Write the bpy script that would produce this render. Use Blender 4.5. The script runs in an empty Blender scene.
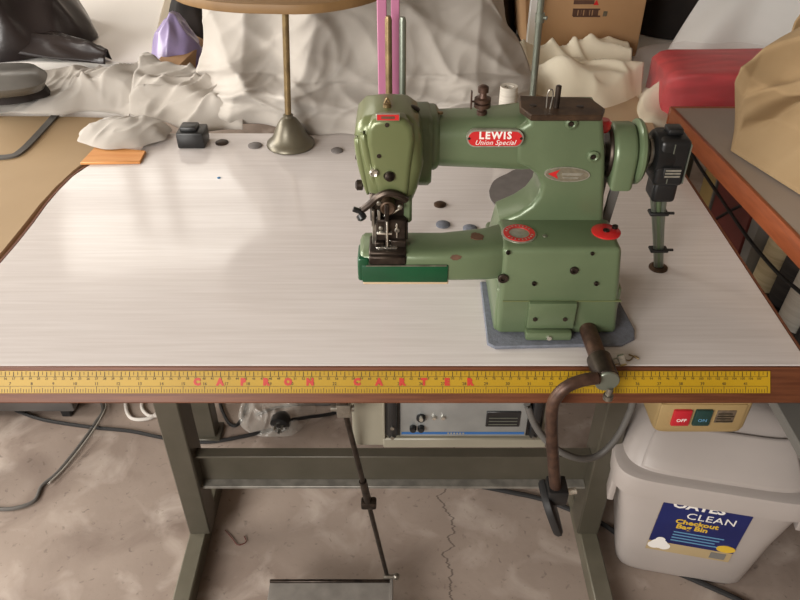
import bpy, bmesh, math, random
from mathutils import Vector, Matrix, noise as mn
random.seed(7)
PI = math.pi
COL = bpy.context.scene.collection
# ------------------------------------------------------------------ camera
F = 735.0
PITCH = math.radians(37.2)
CAM = Vector((0, -0.646, 1.35))
CP, SP = math.cos(PITCH), math.sin(PITCH)
TOP = 0.76
BT = .745
cd = bpy.data.cameras.new('camera')
cam = bpy.data.objects.new('camera', cd); COL.objects.link(cam)
cam.location = CAM
cam.rotation_euler = (PI/2 - PITCH, 0, 0)
cd.sensor_width = 36; cd.lens = F/800*36
cd.clip_start = 0.02
bpy.context.scene.camera = cam

def ray(px, py):
    a, b = (px-400)/F, -(py-300)/F
    return Vector((a, CP + b*SP, -SP + b*CP))
def onz(px, py, z=TOP):
    d = ray(px, py); t = (z-CAM.z)/d.z
    return CAM + d*t
def ony(px, py, y):
    d = ray(px, py); t = (y-CAM.y)/d.y
    return CAM + d*t
def onx(px, py, x):
    d = ray(px, py); t = (x-CAM.x)/d.x
    return CAM + d*t
def xz(pts, y):
    return [(ony(a, b, y).x, ony(a, b, y).z) for a, b in pts]

# ------------------------------------------------------------------ materials
def lin(h):
    if isinstance(h, str):
        h = h.lstrip('#'); c = [int(h[i:i+2], 16)/255 for i in (0, 2, 4)]
    else: c = list(h)
    return tuple((v/12.92 if v <= .04045 else ((v+.055)/1.055)**2.4) for v in c) + (1,)
def mat(name, c1, rough=.5, metal=0, c2=None, nscale=8, stretch=(1, 1, 1), lo=.35, hi=.65, bump=0, bscale=None,
        coat=0, alpha=1, trans=0, spec=.5, detail=6, sheen=0, rrange=None):
    m = bpy.data.materials.new(name); m.use_nodes = True
    nt = m.node_tree; b = nt.nodes['Principled BSDF']
    b.inputs['Base Color'].default_value = lin(c1)
    b.inputs['Roughness'].default_value = rough
    b.inputs['Metallic'].default_value = metal
    b.inputs['Coat Weight'].default_value = coat
    b.inputs['Coat Roughness'].default_value = .15
    b.inputs['Alpha'].default_value = alpha
    b.inputs['Transmission Weight'].default_value = trans
    b.inputs['Specular IOR Level'].default_value = spec
    b.inputs['Sheen Weight'].default_value = sheen
    if c2 or bump or rrange:
        tc = nt.nodes.new('ShaderNodeTexCoord'); mp = nt.nodes.new('ShaderNodeMapping')
        mp.inputs['Scale'].default_value = stretch
        nt.links.new(tc.outputs['Object'], mp.inputs['Vector'])
        n = nt.nodes.new('ShaderNodeTexNoise'); n.inputs['Scale'].default_value = nscale
        n.inputs['Detail'].default_value = detail
        nt.links.new(mp.outputs[0], n.inputs['Vector'])
        r = nt.nodes.new('ShaderNodeValToRGB')
        r.color_ramp.elements[0].position = lo; r.color_ramp.elements[0].color = lin(c1)
        r.color_ramp.elements[1].position = hi; r.color_ramp.elements[1].color = lin(c2 or c1)
        nt.links.new(n.outputs['Fac'], r.inputs['Fac'])
        if c2: nt.links.new(r.outputs['Color'], b.inputs['Base Color'])
        if rrange:
            mr = nt.nodes.new('ShaderNodeMapRange'); mr.inputs['From Min'].default_value = lo; mr.inputs['From Max'].default_value = hi
            mr.inputs['To Min'].default_value = rrange[0]; mr.inputs['To Max'].default_value = rrange[1]
            nt.links.new(n.outputs['Fac'], mr.inputs['Value']); nt.links.new(mr.outputs[0], b.inputs['Roughness'])
        if bump:
            n2 = nt.nodes.new('ShaderNodeTexNoise'); n2.inputs['Scale'].default_value = bscale or nscale
            n2.inputs['Detail'].default_value = 4
            nt.links.new(mp.outputs[0], n2.inputs['Vector'])
            bp = nt.nodes.new('ShaderNodeBump'); bp.inputs['Strength'].default_value = bump; bp.inputs['Distance'].default_value = .004
            nt.links.new(n2.outputs['Fac'], bp.inputs['Height']); nt.links.new(bp.outputs[0], b.inputs['Normal'])
    return m
M = {}
M['green'] = mat('green_enamel', '#69795a', .33, .2, c2='#606f52', nscale=9, coat=.25, bump=.04, bscale=300)
M['olive'] = mat('olive_enamel', '#676f48', .3, .25, c2='#6e764f', nscale=7, coat=.3)
M['emerald'] = mat('emerald_plate', '#08502f', .28, .1, c2='#064026', nscale=12, coat=.4)
M['chipped'] = mat('bare_rusty_metal', '#5c4232', .6, .3, c2='#6d4f3c', nscale=120)
M['dark_metal'] = mat('dark_oily_metal', '#2b2420', .38, .75, c2='#4a4038', nscale=60)
M['steel'] = mat('worn_steel', '#a8a49a', .3, .85, c2='#807b72', nscale=80)
M['bright_steel'] = mat('bright_steel', '#d5d2c8', .2, .9)
M['brown_metal'] = mat('brown_patina_metal', '#54402f', .5, .55, c2='#3c2d22', nscale=70)
M['rust'] = mat('rusty_rod', '#3f2d25', .45, .45, c2='#5a4235', nscale=90)
M['brass_rod'] = mat('aged_brass', '#8a7550', .4, .6, c2='#6f5c3e', nscale=60)
M['grey_rod'] = mat('grey_steel_rod', '#7f8478', .35, .6)
M['bell'] = mat('bell_bronze_paint', '#5e584a', .35, .4, c2='#6e6857', nscale=20)
M['black'] = mat('black_plastic', '#151515', .35, c2='#1f1f20', nscale=30)
M['black_matt'] = mat('black_rubber', '#1b1a1a', .6)
M['laminate'] = mat('white_woodgrain_laminate', '#d6d0cd', .2, c2='#cbc4c0', nscale=14, stretch=(.6, 14, 1), lo=.3, hi=.7, detail=8, rrange=(.09, .14))
M['laminate_back'] = mat('grey_back_strip', '#b5aca3', .5, c2='#a59c94', nscale=14, stretch=(.6, 10, 1))
M['edge_wood'] = mat('varnished_edge_wood', '#5c3421', .5, c2='#70432b', nscale=9, stretch=(1.5, 30, 30), spec=.35)
M['ruler'] = mat('yellow_ruler', '#b18d18', .45, c2='#a58212', nscale=6, spec=.4)
M['ink'] = mat('black_ink', '#2c2410', .6)
M['red_ink'] = mat('red_ink', '#b8301f', .5)
M['frame'] = mat('grey_green_frame_paint', '#4a463b', .42, .15, c2='#534e43', nscale=14)
M['frame_foot'] = mat('grey_green_foot_paint', '#5d594b', .45, .15, c2='#6a6557', nscale=14)
M['frame_pale'] = mat('pale_frame_edge', '#8f8b82', .45, .3, c2='#75716a', nscale=40)
M['felt'] = mat('grey_felt', '#70747e', .95, c2='#646870', nscale=160, bump=.3, bscale=500)
M['grey_mat'] = mat('grey_cutout_mat', '#75706d', .8, c2='#6c6764', nscale=60)
M['plate_red'] = mat('red_badge', '#c41f22', .35, coat=.5)
M['plate_silver'] = mat('silver_badge', '#b8b5a8', .3, .6, c2='#9c9a8c', nscale=150)
M['white_ink'] = mat('white_lettering', '#eeeae4', .4)
M['sheet'] = mat('white_cotton_sheet', '#b3ada5', .85, c2='#a9a299', nscale=6, bump=.15, bscale=900, sheen=.1)
M['cream_sheet'] = mat('cream_cotton_sheet', '#f0e8d2', .85, c2='#e6dcc4', nscale=6, sheen=.1)
M['tan_board'] = mat('tan_board', '#ab9270', .75, c2='#a38a68', nscale=4)
M['beige_card'] = mat('beige_card', '#c8b090', .75, c2='#bfa685', nscale=5)
M['cardboard'] = mat('brown_cardboard', '#b08c66', .8, c2='#a58059', nscale=5)
M['tan_fabric'] = mat('tan_fabric', '#9c8462', .9, c2='#907755', nscale=8, bump=.15, bscale=900)
M['black_vinyl'] = mat('black_vinyl', '#231d1d', .28, c2='#2e2726', nscale=8, bump=.2, bscale=30)
M['black_cloth'] = mat('black_cloth', '#17120f', .8, c2='#241b17', nscale=8)
M['white_board'] = mat('white_board', '#ece8e2', .35)
M['board_edge'] = mat('board_edge', '#b9ad98', .6)
M['purple_bag'] = mat('purple_plastic', '#a89ac0', .25, c2='#8d7fae', nscale=9, trans=.15)
M['red_stuff'] = mat('red_fabric_bundle', '#cf3a42', .45, c2='#b42a33', nscale=12, stretch=(1, 4, 4))
M['clear'] = mat('clear_plastic', '#f7efec', .16, alpha=.07, spec=.9, bump=.7, bscale=35)
M['clear_bag'] = mat('clear_plastic_bag', '#e6e0d6', .15, alpha=.3, spec=.8, bump=.8, bscale=40)
M['white_plastic_sheet'] = mat('white_plastic_sheet', '#efefed', .22, c2='#e4e4e2', nscale=5)
M['bin_white'] = mat('bin_white_plastic', '#aea59f', .4, c2='#a69d97', nscale=5)
M['label_blue'] = mat('label_blue', '#141c54', .45, c2='#1a2460', nscale=9)
M['label_cream'] = mat('label_cream', '#b5a07a', .5, c2='#ab9670', nscale=9)
M['label_yellow'] = mat('label_yellow', '#d9b23a', .5)
M['label_cyan'] = mat('label_pale_blue', '#5f8fb0', .5)
M['switch_box'] = mat('cream_switch_box', '#a58d62', .45, c2='#9b8359', nscale=9)
M['red_button'] = mat('red_button', '#b3202c', .35)
M['green_button'] = mat('dark_green_button', '#1d3a36', .35)
M['rating'] = mat('grey_rating_plate', '#6e5e4c', .5, c2='#4d4238', nscale=120)
M['control_case'] = mat('grey_control_case', '#8d8878', .45, c2='#837e6f', nscale=9)
M['control_face'] = mat('silver_control_face', '#a4a6a4', .35, .5, c2='#8e908e', nscale=12)
M['blue_stripe'] = mat('blue_stripe', '#2f5f98', .4)
M['pink'] = mat('pink_plastic', '#b3708f', .5, c2='#ab6888', nscale=9)
M['grey_cable'] = mat('grey_cable', '#5e5b57', .5)
M['pale_cable'] = mat('pale_cable', '#99938a', .5)
M['white_cable'] = mat('white_cable', '#d6d0c8', .5)
M['pedal'] = mat('pedal_iron', '#77726c', .6, .3, c2='#88837c', nscale=30)
M['table2_top'] = mat('grey_table_top', '#9b8f85', .45, c2='#93877d', nscale=7)
M['table2_edge'] = mat('orange_brown_edge', '#8c4a2a', .4, c2='#7c3f22', nscale=9, stretch=(20, 2, 20))
M['oxblood'] = mat('oxblood_box', '#6a2a22', .6, c2='#5c231c', nscale=9)
M['pale_box'] = mat('pale_yellow_box', '#b39a62', .6, c2='#a88f58', nscale=9)
M['grey_box'] = mat('grey_box', '#77746e', .6)
M['cream_thread'] = mat('cream_thread', '#c9b994', .8, c2='#b8a782', nscale=3, stretch=(4, 4, 90))
M['white_thread'] = mat('white_thread', '#d8d2c6', .8, c2='#c9c2b5', nscale=3, stretch=(4, 4, 90))
M['dark_thread'] = mat('dark_thread', '#2a2624', .8, c2='#3a3532', nscale=3, stretch=(4, 4, 90))
M['case_grey'] = mat('grey_floor_case', '#6d6a68', .4, .3)
M['orange_ply'] = mat('orange_plywood', '#d89a5c', .6, c2='#c98648', nscale=8, stretch=(1, 9, 1))
M['paper'] = mat('white_paper', '#e4ded4', .7)

X0, Y0, Z0 = (1, 0, 0), (0, 1, 0), (0, 0, 1)
# ------------------------------------------------------------------ object helpers
ROOT = {}
def put(o, label, cat, group=None):
    o['label'] = label; o['category'] = cat
    if group: o['group'] = group
    return o
def thing(name, loc, label, cat, group=None, rot=(0, 0, 0)):
    o = bpy.data.objects.new(name, None); COL.objects.link(o)
    o.empty_display_size = .05
    o.location = loc; o.rotation_euler = rot
    ROOT[o] = Matrix.Translation(Vector(loc)) @ __import__('mathutils').Euler(rot).to_matrix().to_4x4()
    return put(o, label, cat, group)
def obj(name, bm, m, parent=None, label=None, local=False, smooth=40, solid=0, sub=0):
    me = bpy.data.meshes.new(name)
    bmesh.ops.recalc_face_normals(bm, faces=bm.faces)
    if parent is not None and not local:
        bm.transform(ROOT[parent].inverted())
    bm.to_mesh(me); bm.free()
    o = bpy.data.objects.new(name, me); COL.objects.link(o)
    me.materials.append(M[m] if isinstance(m, str) else m)
    for p in me.polygons: p.use_smooth = True
    if smooth < 180: me.set_sharp_from_angle(angle=math.radians(smooth))
    if parent is not None:
        o.parent = parent; ROOT[o] = ROOT[parent]
    if label: o['label'] = label
    if solid:
        s = o.modifiers.new('thickness', 'SOLIDIFY'); s.thickness = solid; s.offset = 0
    if sub:
        s = o.modifiers.new('smooth', 'SUBSURF'); s.levels = sub; s.render_levels = sub
    return o
def single(name, bm, m, label, cat, group=None, **k):
    "a one-mesh thing: origin moved to the middle of its base"
    c = [v.co for v in bm.verts]
    lo = Vector((min(v.x for v in c), min(v.y for v in c), min(v.z for v in c)))
    hi = Vector((max(v.x for v in c), max(v.y for v in c), max(v.z for v in c)))
    L = Vector(((lo.x+hi.x)/2, (lo.y+hi.y)/2, lo.z))
    bm.transform(Matrix.Translation(-L))
    o = obj(name, bm, m, None, **k); o.location = L
    ROOT[o] = Matrix.Translation(L)
    return put(o, label, cat, group)
def struct(name, bm, m):
    o = obj(name, bm, m); o['kind'] = 'structure'; return o

def B(): return bmesh.new()
def merge(dst, src):
    me = bpy.data.meshes.new('tmp'); src.to_mesh(me); src.free(); dst.from_mesh(me); bpy.data.meshes.remove(me)
def box(bm, c, s, bev=0, seg=2, rot=None, mtx=None):
    t = bmesh.new(); bmesh.ops.create_cube(t, size=1)
    bmesh.ops.scale(t, vec=Vector(s), verts=t.verts)
    if bev: bmesh.ops.bevel(t, geom=t.edges[:], offset=min(bev, min(s)*.49), segments=seg, affect='EDGES', profile=.5)
    X = Matrix.Translation(Vector(c))
    if rot: X = X @ __import__('mathutils').Euler(rot).to_matrix().to_4x4()
    if mtx: X = mtx @ X
    t.transform(X); merge(bm, t); return bm
def boxb(bm, x0, x1, y0, y1, z0, z1, bev=0, seg=2):
    return box(bm, ((x0+x1)/2, (y0+y1)/2, (z0+z1)/2), (abs(x1-x0), abs(y1-y0), abs(z1-z0)), bev, seg)
def prism(bm, pts, y0, y1, bev=0, seg=2, axis='y'):
    "polygon in XZ extruded along y (or XY extruded along z)"
    t = bmesh.new()
    def P(p, d): return (p[0], d, p[1]) if axis == 'y' else (p[0], p[1], d) if axis == 'z' else (d, p[0], p[1])
    a = [t.verts.new(P(p, y0)) for p in pts]; b = [t.verts.new(P(p, y1)) for p in pts]
    t.faces.new(a); t.faces.new(b[::-1])
    n = len(pts)
    for i in range(n): t.faces.new((a[i], b[i], b[(i+1) % n], a[(i+1) % n]))
    bmesh.ops.recalc_face_normals(t, faces=t.faces)
    if bev:
        es = [e for e in t.edges if (t.faces and any(len(f.verts) > 4 or len(pts) <= 4 for f in e.link_faces))]
        bmesh.ops.bevel(t, geom=es, offset=bev, segments=seg, affect='EDGES', profile=.5, clamp_overlap=True)
    merge(bm, t); return bm
def frame_from(d):
    d = d.normalized(); up = Vector((0, 0, 1)) if abs(d.z) < .9 else Vector((1, 0, 0))
    u = d.cross(up).normalized(); v = u.cross(d).normalized(); return u, v
def lathe(bm, prof, base, axis=(0, 0, 1), n=28, cap=True):
    "prof: (radius, along)"
    d = Vector(axis).normalized(); u, v = frame_from(d); base = Vector(base)
    rings = []
    t = bmesh.new()
    for r, h in prof:
        if r < 1e-6: rings.append([t.verts.new(base+d*h)])
        else: rings.append([t.verts.new(base + d*h + (u*math.cos(2*PI*i/n) + v*math.sin(2*PI*i/n))*r) for i in range(n)])
    for a, b in zip(rings, rings[1:]):
        if len(a) == 1 and len(b) == 1: continue
        for i in range(n):
            j = (i+1) % n
            if len(a) == 1: t.faces.new((a[0], b[i], b[j]))
            elif len(b) == 1: t.faces.new((a[i], b[0], a[j]))
            else: t.faces.new((a[i], b[i], b[j], a[j]))
    if cap and len(rings[0]) > 1: t.faces.new(rings[0])
    if cap and len(rings[-1]) > 1: t.faces.new(rings[-1])
    if not cap: bmesh.ops.remove_doubles(t, verts=t.verts, dist=1e-6)
    bmesh.ops.recalc_face_normals(t, faces=t.faces)
    merge(bm, t); return bm
def cyl(bm, a, b, r, r2=None, n=20, bev=0):
    a, b = Vector(a), Vector(b); L = (b-a).length; r2 = r if r2 is None else r2
    pr = [(r, 0), (r2, L)] if not bev else [(r-bev, 0), (r, bev), (r2, L-bev), (r2-bev, L)]
    return lathe(bm, pr, a, b-a, n)
def smoothpath(pts, k=6, closed=False):
    P = [Vector(p) for p in pts]; out = []
    n = len(P)
    for i in range(n-1):
        p0, p1, p2, p3 = P[max(i-1, 0)], P[i], P[i+1], P[min(i+2, n-1)]
        for j in range(k):
            t = j/k
            out.append(.5*((2*p1) + (-p0+p2)*t + (2*p0-5*p1+4*p2-p3)*t*t + (-p0+3*p1-3*p2+p3)*t**3))
    out.append(P[-1]); return out
def tube(bm, pts, r, n=10, k=6):
    P = smoothpath(pts, k) if k > 1 else [Vector(p) for p in pts]
    rings = []; t = bmesh.new(); u = None
    for i, p in enumerate(P):
        d = (P[min(i+1, len(P)-1)] - P[max(i-1, 0)]).normalized()
        if u is None: u, v = frame_from(d)
        else:
            u = (u - d*u.dot(d)).normalized(); v = d.cross(u)
        rr = r(i/(len(P)-1)) if callable(r) else r
        rings.append([t.verts.new(p + (u*math.cos(2*PI*q/n) + v*math.sin(2*PI*q/n))*rr) for q in range(n)])
    for a, b in zip(rings, rings[1:]):
        for i in range(n): t.faces.new((a[i], b[i], b[(i+1) % n], a[(i+1) % n]))
    t.faces.new(rings[0]); t.faces.new(rings[-1])
    bmesh.ops.recalc_face_normals(t, faces=t.faces)
    merge(bm, t); return bm
def loft(bm, secs, n=32, cap=True):
    "secs: (centre, u vector, v vector, exponent) superellipse rings"
    t = bmesh.new(); rings = []
    for c, u, v, e in secs:
        c, u, v = Vector(c), Vector(u), Vector(v); ring = []
        for i in range(n):
            a = 2*PI*i/n; ca, sa = math.cos(a), math.sin(a)
            x = math.copysign(abs(ca)**(2/e), ca); y = math.copysign(abs(sa)**(2/e), sa)
            ring.append(t.verts.new(c + u*x + v*y))
        rings.append(ring)
    for a, b in zip(rings, rings[1:]):
        for i in range(n): t.faces.new((a[i], b[i], b[(i+1) % n], a[(i+1) % n]))
    if cap: t.faces.new(rings[0]); t.faces.new(rings[-1])
    bmesh.ops.recalc_face_normals(t, faces=t.faces)
    merge(bm, t); return bm
def sphere(bm, c, r, s=(1, 1, 1), seg=16):
    t = bmesh.new(); bmesh.ops.create_uvsphere(t, u_segments=seg, v_segments=seg//2, radius=r)
    bmesh.ops.scale(t, vec=Vector(s), verts=t.verts); t.transform(Matrix.Translation(Vector(c))); merge(bm, t); return bm
def text(bm, body, size, mtx, extrude=.0002, spacing=1, shear=0, bold=0, align='CENTER'):
    cu = bpy.data.curves.new('t', 'FONT'); cu.body = body; cu.size = size; cu.extrude = extrude
    cu.align_x = align; cu.align_y = 'CENTER'; cu.space_character = spacing; cu.shear = shear; cu.offset = bold
    cu.resolution_u = 2
    o = bpy.data.objects.new('t', cu); COL.objects.link(o)
    me = bpy.data.meshes.new_from_object(o)
    bpy.data.objects.remove(o); bpy.data.curves.remove(cu)
    t = bmesh.new(); t.from_mesh(me); bpy.data.meshes.remove(me)
    t.transform(mtx); merge(bm, t); return bm
def basis(o, x, n):
    "matrix with local X along x, local Z along n, origin o"
    x = Vector(x).normalized(); n = Vector(n).normalized(); y = n.cross(x).normalized(); x = y.cross(n)
    return Matrix(((x.x, y.x, n.x, o[0]), (x.y, y.y, n.y, o[1]), (x.z, y.z, n.z, o[2]), (0, 0, 0, 1)))
def grid(f, nu, nv):
    t = bmesh.new()
    V = [[t.verts.new(f(i/nu, j/nv)) for j in range(nv+1)] for i in range(nu+1)]
    for i in range(nu):
        for j in range(nv): t.faces.new((V[i][j], V[i+1][j], V[i+1][j+1], V[i][j+1]))
    return t
def N(x, y, z=0): return mn.noise(Vector((x, y, z)))
def ridge(x, y, z=0):
    return (1 - abs(N(x, y, z))*2.2)
def folds(x, y, s, seed, ang, stretch=3.0):
    "cloth folds: warped sharp ridges running along direction ang"
    c, q = math.cos(ang), math.sin(ang)
    a, b = (x*c + y*q)/stretch, (-x*q + y*c)
    w = N(x*s*.6+seed, y*s*.6, seed)*.45
    r = ridge(a*s + seed*3.1, b*s + w*1.2, seed)
    r = max(r, 0)
    return r**1.6
def creases(x, y, seed, k=1.0):
    "three families of creases crossing each other, in metres"
    return k*(.030*folds(x, y, 7, seed, .5, 3.2) + .018*folds(x, y, 12, seed+2.7, -.55, 3.5) + .009*folds(x, y, 24, seed+5.1, 1.1, 3))
def lump(cx, cy, rx, ry, h, seed, ang, amp=.05, fs=7, zb=BT, nu=60, nv=60, e=2.6, st=2.6):
    def f(u, v):
        a, c = 2*u-1, 2*v-1
        # map square to disc-ish
        x = a*math.sqrt(1-c*c/2); y = c*math.sqrt(1-a*a/2)
        r = min(1, math.hypot(x, y)); k = max(0, 1-r**e)**.7
        X = cx + x*rx*(1+.12*N(x*2+seed, y*2, seed)); Y = cy + y*ry*(1+.12*N(x*2, y*2+seed, 1))
        z = zb + .002 + k*(h + amp*(folds(X, Y, fs, seed, ang, st)-.3) + amp*.4*(folds(X, Y, fs*2.1, seed+4, ang+.6, 2)-.3))
        return (X, Y, max(z, zb+.001))
    return grid(f, nu, nv)
def rim(n, rx, ry, e):
    out = []
    for i in range(n):
        a = 2*PI*i/n; ca, sa = math.cos(a), math.sin(a)
        out.append((math.copysign(abs(ca)**(2/e), ca)*rx, math.copysign(abs(sa)**(2/e), sa)*ry))
    return out
def copy_tree(o, parent=None):
    c = o.copy(); COL.objects.link(c)
    if parent: c.parent = parent
    for ch in list(o.children): copy_tree(ch, c)
    return c

# ================================================================== SETTING
fm = mat('concrete_floor', '#a39488', .75, c2='#8b7c71', nscale=3.2, lo=.3, hi=.7, detail=10, bump=.12, bscale=60)
nt = fm.node_tree; bs = nt.nodes['Principled BSDF']
base = bs.inputs['Base Color'].links[0].from_socket
tc = nt.nodes.new('ShaderNodeTexCoord')
def stain(prev, scale, lo, hi, col, fac):
    n = nt.nodes.new('ShaderNodeTexNoise'); n.inputs['Scale'].default_value = scale; n.inputs['Detail'].default_value = 9
    n.inputs['Distortion'].default_value = .6
    nt.links.new(tc.outputs['Object'], n.inputs['Vector'])
    r = nt.nodes.new('ShaderNodeMapRange'); r.inputs['From Min'].default_value = lo; r.inputs['From Max'].default_value = hi
    r.inputs['To Max'].default_value = fac
    nt.links.new(n.outputs['Fac'], r.inputs['Value'])
    mx = nt.nodes.new('ShaderNodeMix'); mx.data_type = 'RGBA'
    nt.links.new(r.outputs[0], mx.inputs[0]); nt.links.new(prev, mx.inputs[6]); mx.inputs[7].default_value = lin(col)
    return mx.outputs[2]
s = stain(base, 5, .50, .72, '#6b5a50', .75)
s = stain(s, 9, .52, .75, '#c4b7ac', .7)
s = stain(s, 70, .62, .75, '#574a42', .6)
# a thin crack wandering away from the camera
sx = nt.nodes.new('ShaderNodeSeparateXYZ'); nt.links.new(tc.outputs['Object'], sx.inputs[0])
n1 = nt.nodes.new('ShaderNodeTexNoise'); n1.noise_dimensions = '1D'; n1.inputs['Scale'].default_value = 14; n1.inputs['Detail'].default_value = 6
nt.links.new(sx.outputs['Y'], n1.inputs['W'])
def mth(op, a, b):
    m_ = nt.nodes.new('ShaderNodeMath'); m_.operation = op
    for i, v in enumerate((a, b)):
        if isinstance(v, (int, float)): m_.inputs[i].default_value = v
        else: nt.links.new(v, m_.inputs[i])
    return m_.outputs[0]
cx = onz(450, 540, 0).x
d = mth('ABSOLUTE', mth('SUBTRACT', mth('SUBTRACT', sx.outputs['X'], cx), mth('MULTIPLY', mth('SUBTRACT', n1.outputs['Fac'], .5), .12)), 0)
cr = nt.nodes.new('ShaderNodeMapRange'); cr.inputs['From Min'].default_value = .0008; cr.inputs['From Max'].default_value = .003
cr.inputs['To Min'].default_value = .75; cr.inputs['To Max'].default_value = 0
nt.links.new(d, cr.inputs['Value'])
mx = nt.nodes.new('ShaderNodeMix'); mx.data_type = 'RGBA'
nt.links.new(cr.outputs[0], mx.inputs[0]); nt.links.new(s, mx.inputs[6]); mx.inputs[7].default_value = lin('#4c413a')
nt.links.new(mx.outputs[2], bs.inputs['Base Color'])
M['floor'] = fm
b = B(); boxb(b, -3.2, 3.2, -2.6, 2.7, -.1, 0); struct('floor', b, 'floor')
M['wall'] = mat('painted_wall', '#b5aca2', .8, c2='#ada49a', nscale=2)
WX0, WX1, WZ0, WZ1, WY = -1.75, -.66, 1.80, 2.42, 2.62
b = B(); boxb(b, -3.3, 3.3, WY, WY+.1, 0, WZ0); boxb(b, -3.3, 3.3, WY, WY+.1, WZ1, 2.8); boxb(b, -3.3, WX0, WY, WY+.1, WZ0, WZ1)
boxb(b, WX1, 3.3, WY, WY+.1, WZ0, WZ1); struct('wall_back', b, 'wall')
M['window_paint'] = mat('window_frame_paint', '#cfc8bd', .5)
b = B()
for x in (WX0, WX0+.42, WX0+.60, WX1): boxb(b, x-.03, x+.03, WY-.01, WY+.05, WZ0-.02, WZ1+.02)
for z in (WZ0, WZ0+.24, WZ0+.42, WZ1): boxb(b, WX0, WX1, WY-.01, WY+.05, z-.025, z+.025)
struct('window_1', b, 'window_paint')
M['ceiling'] = mat('dim_ceiling', '#8f857a', .9, c2='#877d72', nscale=2)
b = B(); boxb(b, -3.3, 3.3, -2.6, 2.72, 2.8, 2.9); struct('ceiling', b, 'ceiling')
b = B(); boxb(b, -.9, 3.3, -2.7, -2.6, 0, 2.8); struct('wall_front', b, 'wall')
b = B(); boxb(b, 3.2, 3.3, -2.6, 2.7, 0, 2.8); struct('wall_right', b, 'wall')

# ================================================================== SEWING TABLE
tx1 = .488; tyb = .655
FX0 = -.64
curve = [onz(a, c) for a, c in ((-70, 340), (-30, 296), (0, 262), (18, 241), (33, 222), (46, 204), (58, 190), (72, 176), (90, 164), (112, 156), (140, 150))]
EDGE_T = .052
table = thing('sewing_table', (0, .33, 0), 'pale woodgrain laminate sewing table with a yellow ruler along its brown front edge', 'table')
pts = [(FX0, 0), (tx1, 0), (tx1, tyb)] + [(-.40, tyb)] + [(p.x, p.y) for p in curve[::-1] if p.y < tyb-.02]
pts = [(FX0, .002), (tx1, .002), (tx1, tyb), (curve[-1].x, tyb)] + [(p.x, p.y) for p in curve[::-1]]
b = B(); prism(b, pts, TOP-.03, TOP, .002, 1, axis='z')
obj('tabletop', b, 'laminate', table)
# brown banding along the front, the right side and the curved cut
b = B()
prism(b, [(.002, TOP-.0005), (-.0003, TOP-.0005), (-.0252, TOP-.0333), (-.0245, TOP-.0355), (.002, TOP-.0355)], FX0, tx1+.004, .0008, 2, axis='x')
obj('front_edge_strip', b, 'edge_wood', table, label='varnished brown wooden front edge')
b = B(); boxb(b, tx1, tx1+.004, .008, tyb, TOP-.03, TOP-.0005, .001, 1); obj('side_edge_strip', b, 'edge_wood', table)
b = B(); t = bmesh.new(); cc = smoothpath([(p.x, p.y, TOP-.0005) for p in curve], 4)
V = [[t.verts.new(p), t.verts.new(p-Vector((0, 0, .03))), t.verts.new(p+Vector((-.003, .003, -.03))), t.verts.new(p+Vector((-.003, .003, 0)))] for p in cc]
for a_, b_ in zip(V, V[1:]):
    for i in range(4): t.faces.new((a_[i], b_[i], b_[(i+1) % 4], a_[(i+1) % 4]))
t.faces.new(V[0]); t.faces.new(V[-1]); merge(b, t)
obj('side_edge_strip', b, 'edge_wood', table)
# ruler
# the front edge is bevelled; everything on it is laid out in the plane of the bevel
EM = basis((0, -.0003, TOP-.0005), X0, (0, -.797, .605))
rx1 = .4385; r0, r1 = -.0305, -.0040
def onbevel(bm, x0, x1, y0, y1, z0, z1, bev=0):
    return box(bm, ((x0+x1)/2, (y0+y1)/2, (z0+z1)/2), (x1-x0, y1-y0, z1-z0), bev, 1, mtx=EM)
b = B(); onbevel(b, FX0+.005, rx1, r0, r1, -.0005, .0016, .0004)
ruler = obj('ruler', b, 'ruler', table, label='yellow metric and inch ruler with red lettering')
b = B()
def tick(x, y0, y1, w=.0008): onbevel(b, x-w/2, x+w/2, y0, y1, .0014, .0018)
for i in range(0, 110):                       # centimetres along the top, halves between
    x = rx1 - .004 - i*.0098
    if x < FX0+.01: break
    tick(x, r1-.0070, r1-.0008, .0008); tick(x-.0049, r1-.0048, r1-.0008, .0005)
for i in range(0, 400):
    x = rx1 - .004 - i*.0032
    if x < FX0+.01: break
    tick(x, r0+.0008, r0+(.0080 if i % 8 == 0 else .0062 if i % 4 == 0 else .005), .0005)
onbevel(b, FX0+.01, rx1-.004, r0+.0082, r0+.0086, .0014, .0018)
onbevel(b, FX0+.01, rx1-.004, r1-.0070, r1-.0066, .0014, .0018)
obj('tick_mark', b, 'ink', ruler)
def onb(x, y): return EM @ Matrix.Translation((x, y, .0018))
b = B()
for i in range(1, 108):
    x = rx1 - .004 - i*.0098
    if x < FX0+.02: break
    text(b, str(108-i), .0040, onb(x, r1-.0092), .0001)
for i in range(1, 42):
    x = rx1 - .004 - i*.0256
    if x < FX0+.02: break
    text(b, str(42-i), .0050, onb(x, r0+.0112), .0001)
obj('numeral', b, 'ink', ruler)
b = B()
for px, ch in zip((197, 220, 243, 266, 288, 310, 357, 379, 402, 424, 447, 470), 'CAPRONCARTER'):
    p = ony(px, 382, -.012)
    text(b, ch, .0108, onb(p.x, (r0+r1)/2), .0002, bold=.0009)
obj('lettering', b, 'red_ink', ruler, label='red capital letters on the ruler')
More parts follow.
